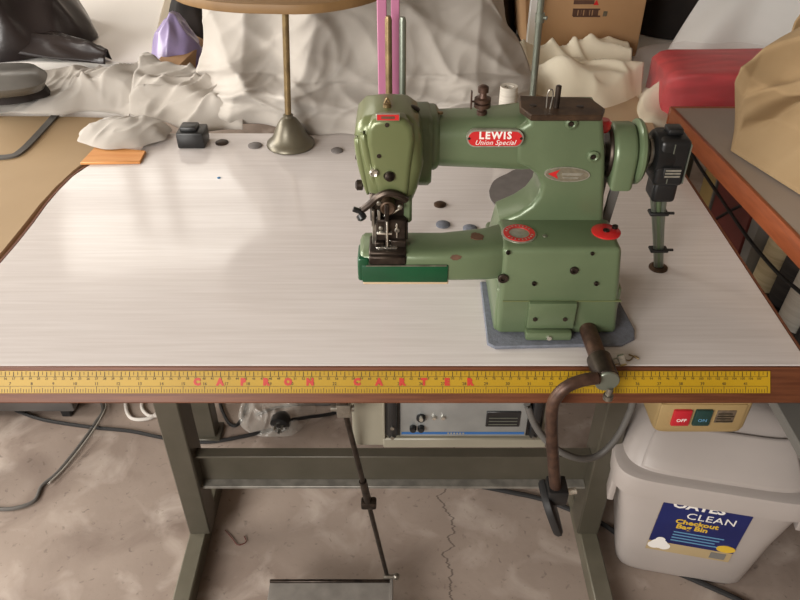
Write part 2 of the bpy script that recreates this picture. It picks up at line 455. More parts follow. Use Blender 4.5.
# steel stand: two leg frames and a stretcher
LY0, LY1 = .275, .335
for s_, xin, xout in ((-1, None, None), (1, None, None)):
    xo = -.437 if s_ < 0 else .412; xi = -.392 if s_ < 0 else .367
    b = B(); boxb(b, xo, xi, LY0, LY1, .04, TOP-.03, .003, 1)
    obj('leg', b, 'frame', table)
    fo = -.437 if s_ < 0 else .410; fi = -.402 if s_ < 0 else .373
    b = B(); boxb(b, fo, fi, -.02, .49, 0, .042, .003, 1)
    obj('foot', b, 'frame_foot', table)
    b = B(); boxb(b, xo-.004, xi+.004, .05, .56, TOP-.05, TOP-.03, .003, 1)
    obj('top_bracket', b, 'frame', table)
b = B(); boxb(b, -.392, .367, .306, .312, .172, .264)
boxb(b, -.392, .367, .289, .312, .260, .265, .001, 1); 
strt = obj('stretcher', b, 'frame', table)
b = B(); boxb(b, -.392, .367, .288, .312, .171, .178, .001, 1); obj('lower_flange', b, 'frame_pale', strt, label='paler lower flange')  # lower flange coloured paler than the rest of the stretcher
# back strip of the stand top, plugs
for i, (px, py, m_, r, l) in enumerate((
        (222, 143, 'dark_metal', .012, 'small black plug in the table top right of the small black block'),
        (255, 146, 'grey_mat', .013, 'grey plug in the table top left of the bell stand'),
        (337, 151, 'grey_mat', .011, 'grey plug in the table top right of the bell stand'),
        (440, 205, 'brown_metal', .010, 'brown-rimmed plug in the table top under the machine arm, the farther one'),
        (443, 225, 'felt', .011, 'grey round plug in the table top just behind the cylinder bed'),
        (470, 229, 'felt', .011, 'blue-grey plug half hidden behind the cylinder bed'))):
    p = onz(px, py); b = B(); lathe(b, [(r, 0), (r, .002), (r*.7, .004), (0, .0045)], (p.x, p.y, TOP))
    single('hole_plug', b, m_, l, 'plug', 'plugs in the table top')
p = onz(219, 178); b = B(); lathe(b, [(.003, 0), (.003, .001), (0, .002)], (p.x, p.y, TOP))
M['blue'] = mat('blue_speck', '#2c6f9c', .5)
single('blue_pin_head', b, 'blue', 'tiny blue speck on the table top behind the pale reflections', 'pin')

# felt pad, cut-out mat
fp = [onz(*q) for q in ((480, 284), (487, 346), (495, 350), (622, 347), (634, 341), (634, 332), (612, 290))]
b = B(); prism(b, [(p.x, p.y) for p in fp], TOP, TOP+.005, .0015, 1, axis='z')
single('felt_pad', b, 'felt', 'blue-grey felt pad under the sewing machine base', 'pad')
mp_ = smoothpath([onz(*q) for q in ((489, 192), (494, 182), (507, 175), (520, 170), (560, 168), (560, 205), (520, 211), (500, 209), (491, 201), (489, 192))], 4)
b = B(); prism(b, [(p.x, p.y) for p in mp_[:-1]], TOP, TOP+.003, 0, 1, axis='z')
single('belt_cover', b, 'grey_mat', 'flat grey rounded cover on the table behind the machine column', 'cover')

# ================================================================== SEWING MACHINE
mc = thing('sewing_machine', (.12, .12, TOP+.005), 'green cylinder-bed blindstitch sewing machine with red and silver badges', 'sewing machine')
ZB = TOP+.005
# base box
yb = .054
bx = [(ony(a, c, yb).x, ony(a, c, yb).z) for a, c in ((496, 334), (616, 334), (623, 249), (503, 249))]
b = B()
bp = [(bx[0][0], ZB), (bx[1][0]+.001, ZB), (bx[2][0], bx[2][1]), (bx[3][0], bx[3][1])]
prism(b, bp, yb, yb+.07, .007, 4)
# the base runs back under the column
boxb(b, bx[0][0]-.003, bx[1][0]-.002, yb+.004, .215, ZB, ZB+.068, .006, 3)
body = obj('base', b, 'green', mc)
# seam across the front
zs = ony(560, 301, yb).z
b = B(); boxb(b, bx[0][0]+.004, bx[1][0]-.003, yb-.0008, yb+.002, zs-.0008, zs+.0008)
obj('seam', b, 'olive', body)
# hinged tab on the lower front
a_, c_ = ony(526, 322, yb), ony(573, 322, yb); zt1, zt0 = ony(550, 304, yb-.007).z, ony(550, 329, yb-.007).z
b = B(); boxb(b, a_.x, c_.x, yb-.007, yb+.001, zt0, zt1, .002, 2)
boxb(b, a_.x-.001, c_.x-.002, yb-.014, yb+.001, ZB+.001, zt0-.001, .003, 2)
tab = obj('latch_plate', b, 'green', mc)
for px in (535, 565):
    p = ony(px, 319, yb-.007); b = B(); lathe(b, [(.0028, 0), (.0028, .0016), (0, .002)], (p.x, yb-.007, p.z), (0, -1, 0), 12)
    obj('screw', b, 'dark_metal', tab)
p = ony(549, 337, yb-.014); b = B(); lathe(b, [(.0035, 0), (.003, .003), (0, .0035)], (p.x, yb-.014, (ZB+zt0)/2), (0, -1, 0), 12)
obj('latch_screw', b, 'bright_steel', tab, label='bright latch screw')
# screws in the base front
for px, py, r in ((503, 278, .0062), (574, 270, .005), (534, 283, .0028), (596, 283, .0028), (508, 252, .0025), (592, 253, .002)):
    p = ony(px, py, yb); b = B(); lathe(b, [(r, 0), (r, .002), (r*.85, .003), (r*.45, .003), (r*.4, .001), (0, .001)], (p.x, yb-.0002, p.z), (0, -1, 0), 16)
    obj('screw', b, 'dark_metal', mc)
# discs on top of the base
zt = bx[2][1]
b = B()
p = onz(519, 234, zt); lathe(b, [(.0205, 0), (.0205, .0012), (.0195, .0018), (0, .0018)], (p.x, p.y, zt-.0004)); disc = obj('oil_badge', b, 'plate_silver', mc, label='round badge with a red ring')
b = B(); lathe(b, [(.0120, .0016), (.0185, .0016), (.0185, .0022), (.0120, .0022), (.0120, .0016)], (p.x, p.y, zt-.0002), cap=False); obj('badge_ring', b, 'plate_red', disc, label='red ring with lettering')
b = B()
for k in range(22):          # worn, unreadable marks around the ring
    an = 2*PI*k/22
    if k % 11 > 1:
        box(b, (p.x+.0152*math.cos(an), p.y+.0152*math.sin(an), zt+.0021), (.0026, .0012, .0003), rot=(0, 0, an))
obj('worn_mark', b, 'plate_silver', disc)
b = B(); p = onz(606, 232, zt); lathe(b, [(.0170, 0), (.0170, .0016), (.0160, .0022), (0, .0022)], (p.x, p.y, zt-.0004)); cap = obj('oil_cap', b, 'plate_red', mc, label='red round cap on the base top')
b = B(); lathe(b, [(.004, 0), (.004, .0015), (.002, .002), (0, .001)], (p.x, p.y, zt+.0015)); obj('screw', b, 'dark_metal', cap); q = Vector((p.x+.0115, p.y+.006, zt)); b = B()
lathe(b, [(.0035, 0), (.0035, .005), (0, .006)], (q.x, q.y, zt)); obj('screw', b, 'dark_metal', cap)
p = onz(545, 236, zt); b = B(); lathe(b, [(.003, 0), (.003, .001), (0, .0015)], (p.x, p.y, zt-.0002)); obj('screw', b, 'steel', mc)
# cylinder bed (arm running left from the base)
yc = .078
def bedsec(px, pt, pr, pbm, yf_):
    c = ony(px, pbm, yf_)
    return c
zb0 = ony(420, 284, .05).z; zbt = .886
def sec(x, ym, zm, ry_, rz_, e): return ((x, ym, zm), (0, ry_, 0), (0, 0, rz_), e)
xl = ony(359, 262, .052).x
zm, rz = (zb0+zbt)/2, (zbt-zb0)/2
b = B()
loft(b, [sec(xl, yc, zm, .021, rz-.006, 4), sec(xl+.002, yc, zm, .025, rz-.002, 4.5), sec(xl+.006, yc, zm, .0275, rz, 5), sec(.05, yc, zm, .0275, rz, 5),
         sec(.075, yc+.001, zm+.001, .0285, rz+.001, 5), sec(.100, yc+.004, zm+.001, .0295, rz+.002, 5), sec(.118, yc+.010, zm+.001, .031, rz+.003, 5), sec(.13, yc+.014, zm, .029, rz+.002, 5)], n=40)
bed = obj('cylinder_bed', b, 'green', mc)
# emerald cover plate along the front and end of the bed
x2 = ony(448, 275, .049).x
b = B(); boxb(b, xl+.003, x2, yc-.0295, yc-.024, zb0+.003, zb0+.027, .0015, 2)
boxb(b, xl-.0018, xl+.012, yc-.0285, yc+.004, zb0+.004, zb0+.036, .003, 3)
cov = obj('cover_plate', b, 'emerald', bed, label='deep emerald green cover plate on the bed front')
b = B(); boxb(b, xl+.008, x2-.002, yc-.030, yc-.0285, zb0+.0262, zb0+.0274); obj('plate_edge', b, 'steel', cov, label='bright top edge')
b = B(); boxb(b, xl+.004, x2+.001, yc-.0275, yc-.022, zb0-.0012, zb0+.003, .001, 1); obj('reflection_strip', b, 'beige_card', bed, label='pale edge reflection under the plate, made as a strip')  # beige strip stands in for the reflection along the lower bed edge
# needle plate zone
xa, xb = ony(369, 250, .06).x, ony(406, 250, .06).x
b = B(); boxb(b, xa, xb, yc-.026, yc+.012, zbt-.008, zbt+.0015, .0015, 1)
boxb(b, xa, xb, yc-.0297, yc-.024, zb0+.0275, zbt-.002, .0015, 1)
npl = obj('needle_plate', b, 'dark_metal', bed, label='dark worn needle plate')
b = B()
for x_, y_, w in ((.30, -.018, .20), (.30, -.002, .28), (.62, -.002, .30), (.66, -.012, .34), (.28, .009, .3), (.7, .007, .2)):
    x = xa+(xb-xa)*x_; boxb(b, x-w*(xb-xa)/2, x+w*(xb-xa)/2, yc+y_-.0012, yc+y_+.0012, zbt+.001, zbt+.004, .0006, 1)
obj('feed_ridge', b, 'bright_steel', npl, label='bright steel ridges')
# paint chips on the bed
for px, py, rx_, ry_, sd in ((456, 252.5, .0062, .0032, 1), (477, 238, .008, .0075, 2)):
    pts = [(math.cos(a)*rx_*(1+.45*N(math.cos(a)*2+sd*5, math.sin(a)*2)), math.sin(a)*ry_*(1+.45*N(math.cos(a)*2+sd*9, math.sin(a)*2))) for a in [2*PI*i/22 for i in range(22)]]
    b = B(); prism(b, pts, 0, .0008, 0, 1, axis='z')
    if py < 250:
        p = onz(px, py, zbt+.001); b.transform(Matrix.Translation((p.x, p.y, zbt+.0026)))
    else:
        p = ony(px, py, yc-.026); b.transform(Matrix.Translation((p.x, yc-.0265, zbt-.0045)) @ Matrix.Rotation(math.radians(52), 4, 'X'))
    obj('paint_chip', b, 'chipped', bed, label='brown bare patch in the paint')

# column with throat curve
yk = .118
col_px = [(528, 114), (601, 114), (604, 122), (606, 160), (604, 222)]
P = xz(col_px, yk)
xr = P[-1][0]
left = xz([(500, 222), (519, 214), (531, 206), (538, 197), (541, 186), (537, 176), (528, 169), (516, 164), (516, 130), (528, 124)], yk)
poly = P + [(xr, TOP+.07)] + [(left[0][0]-.01, TOP+.07)] + left
b = B(); prism(b, poly, yk, yk+.054, .009, 4)
colm = obj('column', b, 'green', mc)
# horizontal upper arm
ya = .155
za0, za1 = ony(470, 167, .14).z, ony(470, 119.5, .135).z
zma, rza = (za0+za1)/2, (za1-za0)/2
xh = ony(424, 150, .12).x
xe = ony(530, 150, yk).x
b = B()
loft(b, [sec(xh-.02, ya, zma+.001, .034, rza+.003, 3.6), sec(xh+.012, ya, zma+.001, .035, rza+.003, 3.6), sec(xh+.015, ya, zma+.001, .034, rza+.002, 3.4), sec(xh+.018, ya, zma, .031, rza-.001, 3.0),
         sec(xh+.06, ya, zma, .033, rza, 3.2), sec(xe-.03, ya, zma+.001, .0345, rza+.001, 3.6), sec(xe-.006, ya, zma+.002, .0355, rza+.002, 4.2), sec(xe+.03, ya, zma+.002, .0335, rza, 4.5)], n=48)
arm = obj('upper_arm', b, 'green', mc)
# neck collar where the head joins
b = B(); loft(b, [sec(xh-.028, ya-.004, zma-.006, .040, rza+.012, 4), sec(xh+.005, ya-.004, zma-.006, .040, rza+.012, 4), sec(xh+.009, ya-.004, zma-.006, .037, rza+.009, 4)], n=40)
obj('neck', b, 'green', mc)
# brown top plate with hook and post
yt = yk+.004
tz = ony(560, 114, yk).z
tp = [onz(a, c, tz+.003) for a, c in ((520, 109), (531, 117), (602, 117), (605, 110), (590, 99), (519, 97))]
b = B(); prism(b, [(p.x, p.y) for p in tp], tz-.002, tz+.005, .0012, 1, axis='z')
tpl = obj('top_plate', b, 'brown_metal', mc, label='brown metal plate on the column top')
p = onz(556, 108, tz+.0045); b = B(); cyl(b, (p.x, p.y, tz+.0045), (p.x, p.y, tz+.03), .0032, bev=.0008); obj('post', b, 'dark_metal', tpl)
p = onz(549, 109, tz+.0045); b = B()
tube(b, [(p.x-.003, p.y, tz+.0045), (p.x-.0035, p.y, tz+.02), (p.x-.002, p.y, tz+.026), (p.x+.001, p.y, tz+.026), (p.x+.0025, p.y, tz+.02), (p.x+.001, p.y, tz+.0045)], .0008, 8)
obj('wire_hook', b, 'steel', tpl)
p = onz(580, 107, tz+.0045); b = B(); lathe(b, [(.004, 0), (.004, .001), (0, .0015)], (p.x, p.y, tz+.0045)); obj('screw', b, 'dark_metal', tpl); q = onz(533, 106, tz+.0045); b = B(); lathe(b, [(.004, 0), (.004, .001), (0, .0015)], (q.x, q.y, tz+.0045)); obj('screw', b, 'dark_metal', tpl)
# red cap behind the column top
p = ony(606, 115, .16); b = B(); lathe(b, [(.007, 0), (.009, .004), (.009, .011), (.006, .014), (0, .014)], (p.x-.004, .15, tz-.034)); obj('red_cap', b, 'plate_red', mc, label='small red cap behind the column top')
# bosses on the column face
for px, py, r in ((571, 123, .0062), (593, 156, .0062)):
    p = ony(px, py, yk); b = B(); lathe(b, [(r*1.15, -.001), (r*1.1, .003), (r*.7, .004), (r*.5, .003), (r*.5, .001), (0, .001)], (p.x, yk, p.z), (0, -1, 0), 20)
    bo = obj('boss', b, 'green', mc); b = B(); lathe(b, [(r*.5, .001), (r*.4, .0035), (0, .0035)], (p.x, yk, p.z), (0, -1, 0), 12); obj('screw', b, 'dark_metal', bo)
# name badge on the arm: red lozenge in a silver rim
def lozenge(cx, cz, w, h, y0, y1, e=None):
    pts = []
    for i in range(13): a = -PI/2 + PI*i/12; pts.append((cx+w/2-h/2+math.cos(a)*h/2*1.0, cz+math.sin(a)*h/2))
    for i in range(13): a = PI/2 + PI*i/12; pts.append((cx-w/2+h/2+math.cos(a)*h/2, cz+math.sin(a)*h/2))
    return pts
yB = ya-.0372
pc = ony(495, 138, yB-.004)
wB = (ony(524, 138, yB-.004)-ony(467, 138, yB-.004)).x; hB = .0195
RB = Matrix.Translation((pc.x, yB-.0045, pc.z)) @ Matrix.Rotation(math.radians(-10), 4, 'X')
def flat(pts, y0, y1, mtx):
    b = B(); prism(b, pts, y0, y1, 0); b.transform(mtx); return b
bd = obj('name_badge', flat(lozenge(0, 0, wB, hB, 0, 0), -.0012, .006, RB), 'plate_silver', mc, label='red and silver name badge on the arm')
obj('badge_field', flat(lozenge(0, -.0003, wB-.0035, hB-.0035, 0, 0), -.0018, 0, RB), 'plate_red', bd, label='red field')
b = B(); text(b, 'LEWIS', .0112, RB @ basis((0, -.0019, .0032), X0, (0, -1, 0)), spacing=1.25, bold=.0004); obj('lettering', b, 'white_ink', bd); b = B(); text(b, 'Union Special', .0078, RB @ basis((0, -.0019, -.0046), X0, (0, -1, 0)), shear=.35, spacing=1.05)
obj('lettering', b, 'white_ink', bd)
for sgn in (-1, 1):
    b = B(); lathe(b, [(.0016, 0), (.0012, .001), (0, .001)], (sgn*(wB/2-.0028), -.0018, 0), (0, -1, 0), 10)
    b.transform(RB); obj('rivet', b, 'dark_metal', bd)
# oval model badge on the column
pc = ony(567, 174, yk); wO = (ony(590, 174, yk)-ony(544, 174, yk)).x
el = [(math.cos(2*PI*i/36)*wO/2, math.sin(2*PI*i/36)*.0095) for i in range(36)]
RO = Matrix.Translation((pc.x, yk, pc.z)) @ Matrix.Rotation(math.radians(-3), 4, 'Y').inverted()
ov = obj('oval_badge', flat(el, -.0015, .001, RO), 'plate_silver', mc, label='silver oval badge with red detail')
b = B(); prism(b, [(x*.94, z*.88) for x, z in el], -.0018, -.001); b.transform(RO); obj('badge_field', b, M['plate_silver2'] if 'plate_silver2' in M else M.setdefault('plate_silver2', mat('dull_badge', '#8d8672', .4, .4, c2='#7c7564', nscale=200)), ov)
b = B(); prism(b, [(-wO*.42, 0), (-wO*.18, .006), (-wO*.24, 0), (-wO*.18, -.006)], -.0021, -.0015); b.transform(RO); obj('red_arrow', b, 'plate_red', ov)
b = B(); prism(b, [(-wO*.12, .002), (wO*.34, .003), (wO*.30, -.0005), (-wO*.12, -.001)], -.0021, -.0015); prism(b, [(-wO*.10, -.003), (wO*.26, -.0025), (wO*.24, -.0045), (-wO*.08, -.0048)], -.0021, -.0015); b.transform(RO)
obj('script_line', b, 'plate_silver', ov)
# thread tension unit on the arm
p = ony(482, 110, .15); zt2 = za1+.001
b = B(); lathe(b, [(.006, 0), (.006, .004), (.004, .005), (.004, .008), (.0095, .009), (.0095, .013), (.006, .0135), (.006, .015), (.0095, .0155), (.0095, .019), (.005, .020), (.0035, .025), (.006, .026), (.006, .032), (.003, .034), (0, .034)], (p.x, .15, zt2-.001), n=20)
tn = obj('thread_tension', b, 'rust', mc, label='rusty thread tension unit on the arm')
b = B(); boxb(b, p.x-.0135, p.x-.012, .147, .153, zt2+.006, zt2+.026); cyl(b, (p.x-.0135, .15, zt2+.014), (p.x-.005, .15, zt2+.014), .0012); obj('wire_guide', b, 'rust', tn)
p = ony(441, 112, .14); b = B(); lathe(b, [(.003, 0), (.003, .002), (.001, .0025), (0, .0025)], (p.x, .15, za1+.0005)); obj('oil_hole', b, 'brass_rod', mc)
# head
yh = .072
hp = xz([(366, 196), (360, 172), (355.5, 152), (354, 138), (356, 128), (364, 120), (386, 117.5), (408, 119), (418, 126), (422, 138), (424, 168), (418, 192), (411, 208), (396, 206)], yh+.006)
b = B(); prism(b, hp, yh+.004, yh+.085, .016, 8)
head = obj('head', b, 'olive', mc, smooth=75)
HT = ony(386, 117.5, yh+.006).z
# raised tapering front shield
sp_ = xz([(378, 195), (371, 170), (366, 145), (366, 130), (372, 121), (387, 118), (404, 120), (413, 128), (415, 142), (412, 165), (408, 198), (392, 199)], yh)
b = B(); prism(b, sp_, yh, yh+.024, .007, 6)
shield = obj('face_plate', b, 'olive', head, label='olive face plate', smooth=75)
def ridge_tube(pts, y, r, m_, nm, par, lab=None):
    b = B(); tube(b, [ony(a, c, y) for a, c in pts], lambda t: r*(.3+.7*math.sin(PI*min(1, t*.8+.2))), 12, 5); return obj(nm, b, m_, par, label=lab, smooth=180)
ridge_tube(((363, 130), (369, 160), (376, 190)), yh+.0075, .0055, 'olive', 'face_ridge', head)
ridge_tube(((357.5, 134), (362, 163), (368, 194)), yh+.0135, .0055, 'olive', 'face_ridge', head)
# small red plate on the face
pc = ony(388, 117, yh); wp = .0245
b = B(); boxb(b, pc.x-wp/2, pc.x+wp/2, yh-.0012, yh+.002, pc.z-.0037, pc.z+.0037, .0004, 1); rp = obj('serial_plate', b, 'plate_silver', head, label='small red plate on the face')
b = B(); boxb(b, pc.x-wp/2+.001, pc.x+wp/2-.001, yh-.0016, yh, pc.z-.003, pc.z+.003); obj('plate_field', b, 'plate_red', rp)
b = B(); boxb(b, pc.x-.007, pc.x+.007, yh-.0019, yh-.001, pc.z-.0014, pc.z+.0014); obj('stamped_number', b, 'chipped', rp)
for px, py in ((387, 125), (379, 156)):
    p = ony(px, py, yh); b = B(); lathe(b, [(.0024, -.004), (.0024, .0008), (0, .001)], (p.x, yh, p.z), (0, -1, 0), 12); obj('screw', b, 'dark_metal', head)
p = ony(387, 104, yh+.03); p.z = HT; b = B(); lathe(b, [(.0045, -.006), (.0045, .003), (.002, .004), (.002, .005)], (p.x, yh+.035, p.z)); tube(b, [(p.x-.003, yh+.035, p.z+.003), (p.x, yh+.035, p.z+.009), (p.x+.003, yh+.035, p.z+.003)], .0012, 8); obj('thread_eyelet', b, 'brass_rod', head)
p = ony(417, 105, .12); b = B(); lathe(b, [(.003, 0), (.0055, .001), (.0055, .006), (.003, .007)], (p.x-.004, .12, p.z-.008), (.5, 0, 1)); obj('knob', b, 'dark_metal', head)
# side knobs on the left of the head
for px, py, r in ((358, 157, .004), (358, 185, .0062)):
    p = ony(px, py, yh+.035); b = B(); lathe(b, [(r*.6, 0), (r, .001), (r, .007), (r*.6, .009), (0, .009)], (p.x+.006, yh+.035, p.z), (-1, 0, 0), 14); obj('side_knob', b, 'dark_metal', head)
p = ony(374, 172, yh); b = B(); lathe(b, [(.0048, -.004), (.0048, .003), (.0035, .0045), (.002, .0035), (0, .0035)], (p.x, yh, p.z), (0, -1, 0), 18); obj('bright_screw', b, 'bright_steel', head, label='bright screw low on the face plate')
p = ony(389, 176, yh); b = B(); lathe(b, [(.006, -.002), (.0055, .004), (.002, .006), (0, .006)], (p.x, yh, p.z), (.3, -1, .2), 14); obj('pivot', b, 'dark_metal', head)
# mechanism under the head
def pb(b, x0, y0, x1, y1, ya_, yb_, bev=.001):
    ym_ = (y0+y1)/2; xa_, xb_ = ony(x0, ym_, ya_).x, ony(x1, ym_, ya_).x; za_, zb_ = ony(x0, y0, ya_).z, ony(x1, y1, ya_).z; boxb(b, xa_, xb_, ya_, yb_, min(za_, zb_), max(za_, zb_), bev, 1); return b
b = B(); pb(b, 370, 194, 407, 224, yh+.006, yh+.05, .003); link = obj('linkage_block', b, 'dark_metal', head, label='dark oily linkage')
b = B()
tube(b, [ony(*q) for q in ((362, 210, yh), (370, 204, yh-.002), (378, 197, yh-.004), (388, 193, yh-.004), (400, 196, yh-.003), (406, 200, yh))], .0042, 8, 5)
obj('looper_lever', b, 'dark_metal', link)
b = B(); p = ony(353, 209, yh); q = ony(362, 212, yh); cyl(b, p, q, .0032, bev=.0006); lathe(b, [(.004, 0), (.0055, .001), (.0055, .006), (.003, .008)], ony(360, 214, yh), (.4, -.4, -.6), 12); obj('lever_knob', b, 'black', link)
p = ony(388, 205, yh); b = B(); lathe(b, [(.0085, -.004), (.0085, .008), (.007, .009), (.0055, .0085), (0, .0085)], (p.x, yh, p.z), (0, -1, 0), 20); obj('eccentric', b, 'brown_metal', link)
b = B(); pb(b, 403, 196, 412, 224, yh+.004, yh+.03, .003); obj('guide_block', b, 'green', head)
b = B(); tube(b, [ony(383, 216, yh-.006), ony(392, 213, yh-.006), ony(402, 207, yh-.004)], .0013, 8, 4); obj('thread_lever', b, 'bright_steel', link, label='bright thread lever')
b = B()
for px in (373, 379): pb(b, px-1.5, 211, px+1.5, 227, yh-.003, yh+.002, .0005)
obj('side_link', b, 'steel', link)
b = B(); pb(b, 376, 220, 406, 241, yh-.004, yh+.02, .0015); foot = obj('presser_foot', b, 'dark_metal', head, label='dark steel presser foot assembly')
b = B(); pb(b, 385, 205, 389, 262, yh-.010, yh-.007, .0005); obj('needle_bar', b, 'dark_metal', foot)
b = B(); pb(b, 377, 233, 392, 235, yh-.010, yh-.004, .0004); pb(b, 381, 248, 397, 250, yh-.012, yh-.004, .0004); pb(b, 386.4, 222, 388, 252, yh-.0125, yh-.0105, .0003); pb(b, 396, 224, 397.5, 238, yh-.006, yh-.003, .0003); obj('steel_fitting', b, 'bright_steel', foot, label='bright steel fittings')
b = B(); pb(b, 375, 243, 384, 254, yh-.008, yh+.01, .001); pb(b, 391, 241, 406, 258, yh-.008, yh+.008, .001); obj('foot_toe', b, 'dark_metal', foot)
b = B(); pb(b, 372, 224, 377, 246, yh-.002, yh+.012, .001); obj('side_plate', b, 'steel', foot)
b = B(); pb(b, 401, 222, 408, 240, yh-.002, yh+.012, .001); obj('side_plate', b, 'dark_metal', foot)
for px, py, r in ((381, 228, .0026), (397, 230, .003), (379, 203, .0028), (400, 207, .0028)):
    p = ony(px, py, yh-.004); b = B(); lathe(b, [(r, 0), (r, .0025), (r*.6, .003), (0, .003)], (p.x, yh-.003, p.z), (0, -1, 0), 12); obj('screw', b, 'steel', foot)
# handwheel
pw = ony(627, 151.5, .157)
ax = (1, 0, 0); zc = pw.z; yw = .157
xw = lambda px: ony(px, 149, .157).x
b = B(); cyl(b, (xw(600), yw, zc), (xw(652), yw, zc), .0105, n=28); obj('shaft', b, 'steel', mc)
R1 = .0355; 
b = B()
pts = [(yw+math.cos(PI*i/18)*R1, zc+math.sin(PI*i/18)*R1) for i in range(19)]
prism(b, pts + [(yw-R1, zc-R1*.95), (yw+R1, zc-R1*.95)], xw(607.5), xw(631), .006, 4, axis='x'); hw = obj('belt_guard', b, 'green', mc)
b = B(); R2 = .0385; lathe(b, [(.010, 0), (R2-.004, 0), (R2, .003), (R2, .0065), (R2-.003, .0095), (R2-.012, .011), (.014, .016), (.01, .016)], (xw(632), yw, zc), ax, 44); obj('handwheel', b, 'green', mc)
b = B(); lathe(b, [(R1-.006, -.0035), (R1-.004, -.001), (R1-.004, .0005), (.01, .0005)], (xw(607), yw, zc), ax, 40); obj('pulley_groove', b, 'dark_metal', hw)
# belt running down to the table
b = B()
def strip(b, a, c, w, th, side):
    a, c = Vector(a), Vector(c); d_ = (c-a).normalized(); s1 = Vector(side); s1 = (s1-d_*s1.dot(d_)).normalized(); s2 = d_.cross(s1)
    box(b, (0, 0, 0), (w, th, (c-a).length), .0008, 1, mtx=Matrix(((s1.x, s2.x, d_.x, 0), (s1.y, s2.y, d_.y, 0), (s1.z, s2.z, d_.z, 0), (0, 0, 0, 1))).copy() if False else (Matrix.Translation((a+c)/2) @ Matrix(((s1.x, s2.x, d_.x, 0), (s1.y, s2.y, d_.y, 0), (s1.z, s2.z, d_.z, 0), (0, 0, 0, 1)))))
strip(b, (xw(618), yw+.03, zc), (xw(618)-.004, yw+.045, TOP+.003), .011, .006, X0)
strip(b, (xw(618), yw-.02, zc-.03), (xw(618)-.004, yw+.01, TOP+.003), .011, .006, X0)
single('drive_belt', b, 'grey_cable', 'dark grey drive belt running down behind the machine column', 'belt')
# position sensor on the handwheel with its cable
sn = thing('position_sensor', (xw(672), yw, zc-.03), 'black needle position sensor on the end of the handwheel', 'sensor')
b = B(); lathe(b, [(.018, 0), (.018, .006), (.0145, .007)], (xw(647), yw, zc), ax, 28); obj('hub', b, 'steel', sn, label='pale steel hub')
b = B(); lathe(b, [(.022, 0), (.026, .003), (.026, .02), (.024, .024), (.024, .036), (.021, .038), (0, .038)], (xw(650), yw, zc), ax, 32); hs = obj('housing', b, 'black', sn)
x0, x1 = xw(653), xw(684)
b = B(); boxb(b, x0, x1, yw-.024, yw+.02, zc-.035, zc+.024, .006, 3); boxb(b, x0+.004, x1-.004, yw-.022, yw+.01, zc-.058, zc-.03, .005, 3); boxb(b, x0+.01, x1-.008, yw-.01, yw+.01, zc+.024, zc+.032, .003, 2); obj('case', b, 'black', sn)
p = ony(672, 173, yw-.025); b = B(); boxb(b, p.x-.011, p.x+.011, yw-.0275, yw-.022, p.z-.007, p.z+.007, .001, 1); pl = obj('label_plate', b, 'black_matt', sn)
b = B(); 
for dz in (-.0035, .0005, .0042): boxb(b, p.x-.009, p.x+.009, yw-.0282, yw-.027, p.z+dz-.0009, p.z+dz+.0011)
obj('print_line', b, 'plate_silver', pl, label='pale print lines')
b = B(); boxb(b, xw(666), xw(667), yw-.0245, yw-.02, zc-.03, zc+.02); boxb(b, xw(682), xw(683), yw-.0245, yw-.02, zc-.03, zc+.02); obj('seam', b, 'grey_rod', hs)
ce = onz(658, 268)
cs = Vector((xw(667), yw-.006, zc-.055))
for i, off in enumerate((-.0062, 0, .0062)):
    b = B(); tube(b, [cs+Vector((off*1.2, 0, .004)), cs.lerp(ce, .33)+Vector((off*.8+.001, .002, 0)), cs.lerp(ce, .66)+Vector((off*.6+.001, .001, 0)), ce+Vector((off*.5, 0, .0035))], .0036, 8, 6)
    obj('cable', b, ('grey_rod', 'green', 'grey_rod')[i], sn, label=('grey', 'green', 'grey')[i]+' cable')
for f_ in (.22, .72):
    p = cs.lerp(ce, f_); b = B(); boxb(b, p.x-.0115, p.x+.0125, p.y-.0065, p.y+.0075, p.z-.002, p.z+.002, .001, 1); boxb(b, p.x+.011, p.x+.020, p.y-.003, p.y+.0, p.z-.001, p.z+.0015)
    obj('cable_tie', b, 'black_matt', sn, label='black cable tie')
b = B(); lathe(b, [(.013, 0), (.013, .002), (.009, .004), (.008, .003), (0, .003)], (ce.x, ce.y, TOP)); single('cable_grommet', b, 'brown_metal', 'brown metal grommet ringing the cable hole right of the machine', 'grommet')

# ================================================================== KNEE LIFTER
kz = ony(586, 325, yb).z
kl = thing('knee_lifter', (.2, 0, .78), 'rusty knee lifter rod with black pad hanging over the front edge', 'knee lifter')
a_ = Vector((ony(587, 327, yb+.004).x, yb+.004, ony(587, 327, yb+.004).z)); e_ = ony(606, 378, -.03)
b = B(); cyl(b, a_, e_, .0105, n=24, bev=.001); bar = obj('rod', b, 'rust', kl)
dd = (e_-a_).normalized()
b = B(); cyl(b, a_.lerp(e_, .62), e_+dd*.004, .0145, n=26, bev=.002); obj('collar', b, 'dark_metal', bar)
b = B(); cyl(b, e_+dd*.003, e_+dd*.007, .0142, n=26, bev=.001); obj('rod_end', b, 'grey_rod', bar, label='grey flat rod end')
b = B(); p = ony(618, 361, -.005); lathe(b, [(.004, -.012), (.004, 0), (.007, .001), (.007, .008), (.003, .009)], p, (.8, 0, .3), 8); obj('clamp_bolt', b, 'steel', bar)
b = B(); p = ony(609, 393, -.036); cyl(b, p+Vector((0, 0, .008)), p-Vector((0, 0, .006)), .004, n=12); lathe(b, [(.006, 0), (.006, .006), (.003, .007)], p-Vector((0, 0, .009)), (0, 0, 1), 10); obj('clamp_bolt', b, 'steel', bar)
b = B(); k1 = [ony(*q) for q in ((598, 378, -.036), (584, 380, -.04), (568, 386, -.045), (557, 396, -.047), (552, 410, -.048), (552, 440, -.045), (554, 470, -.042), (556, 494, -.040))]
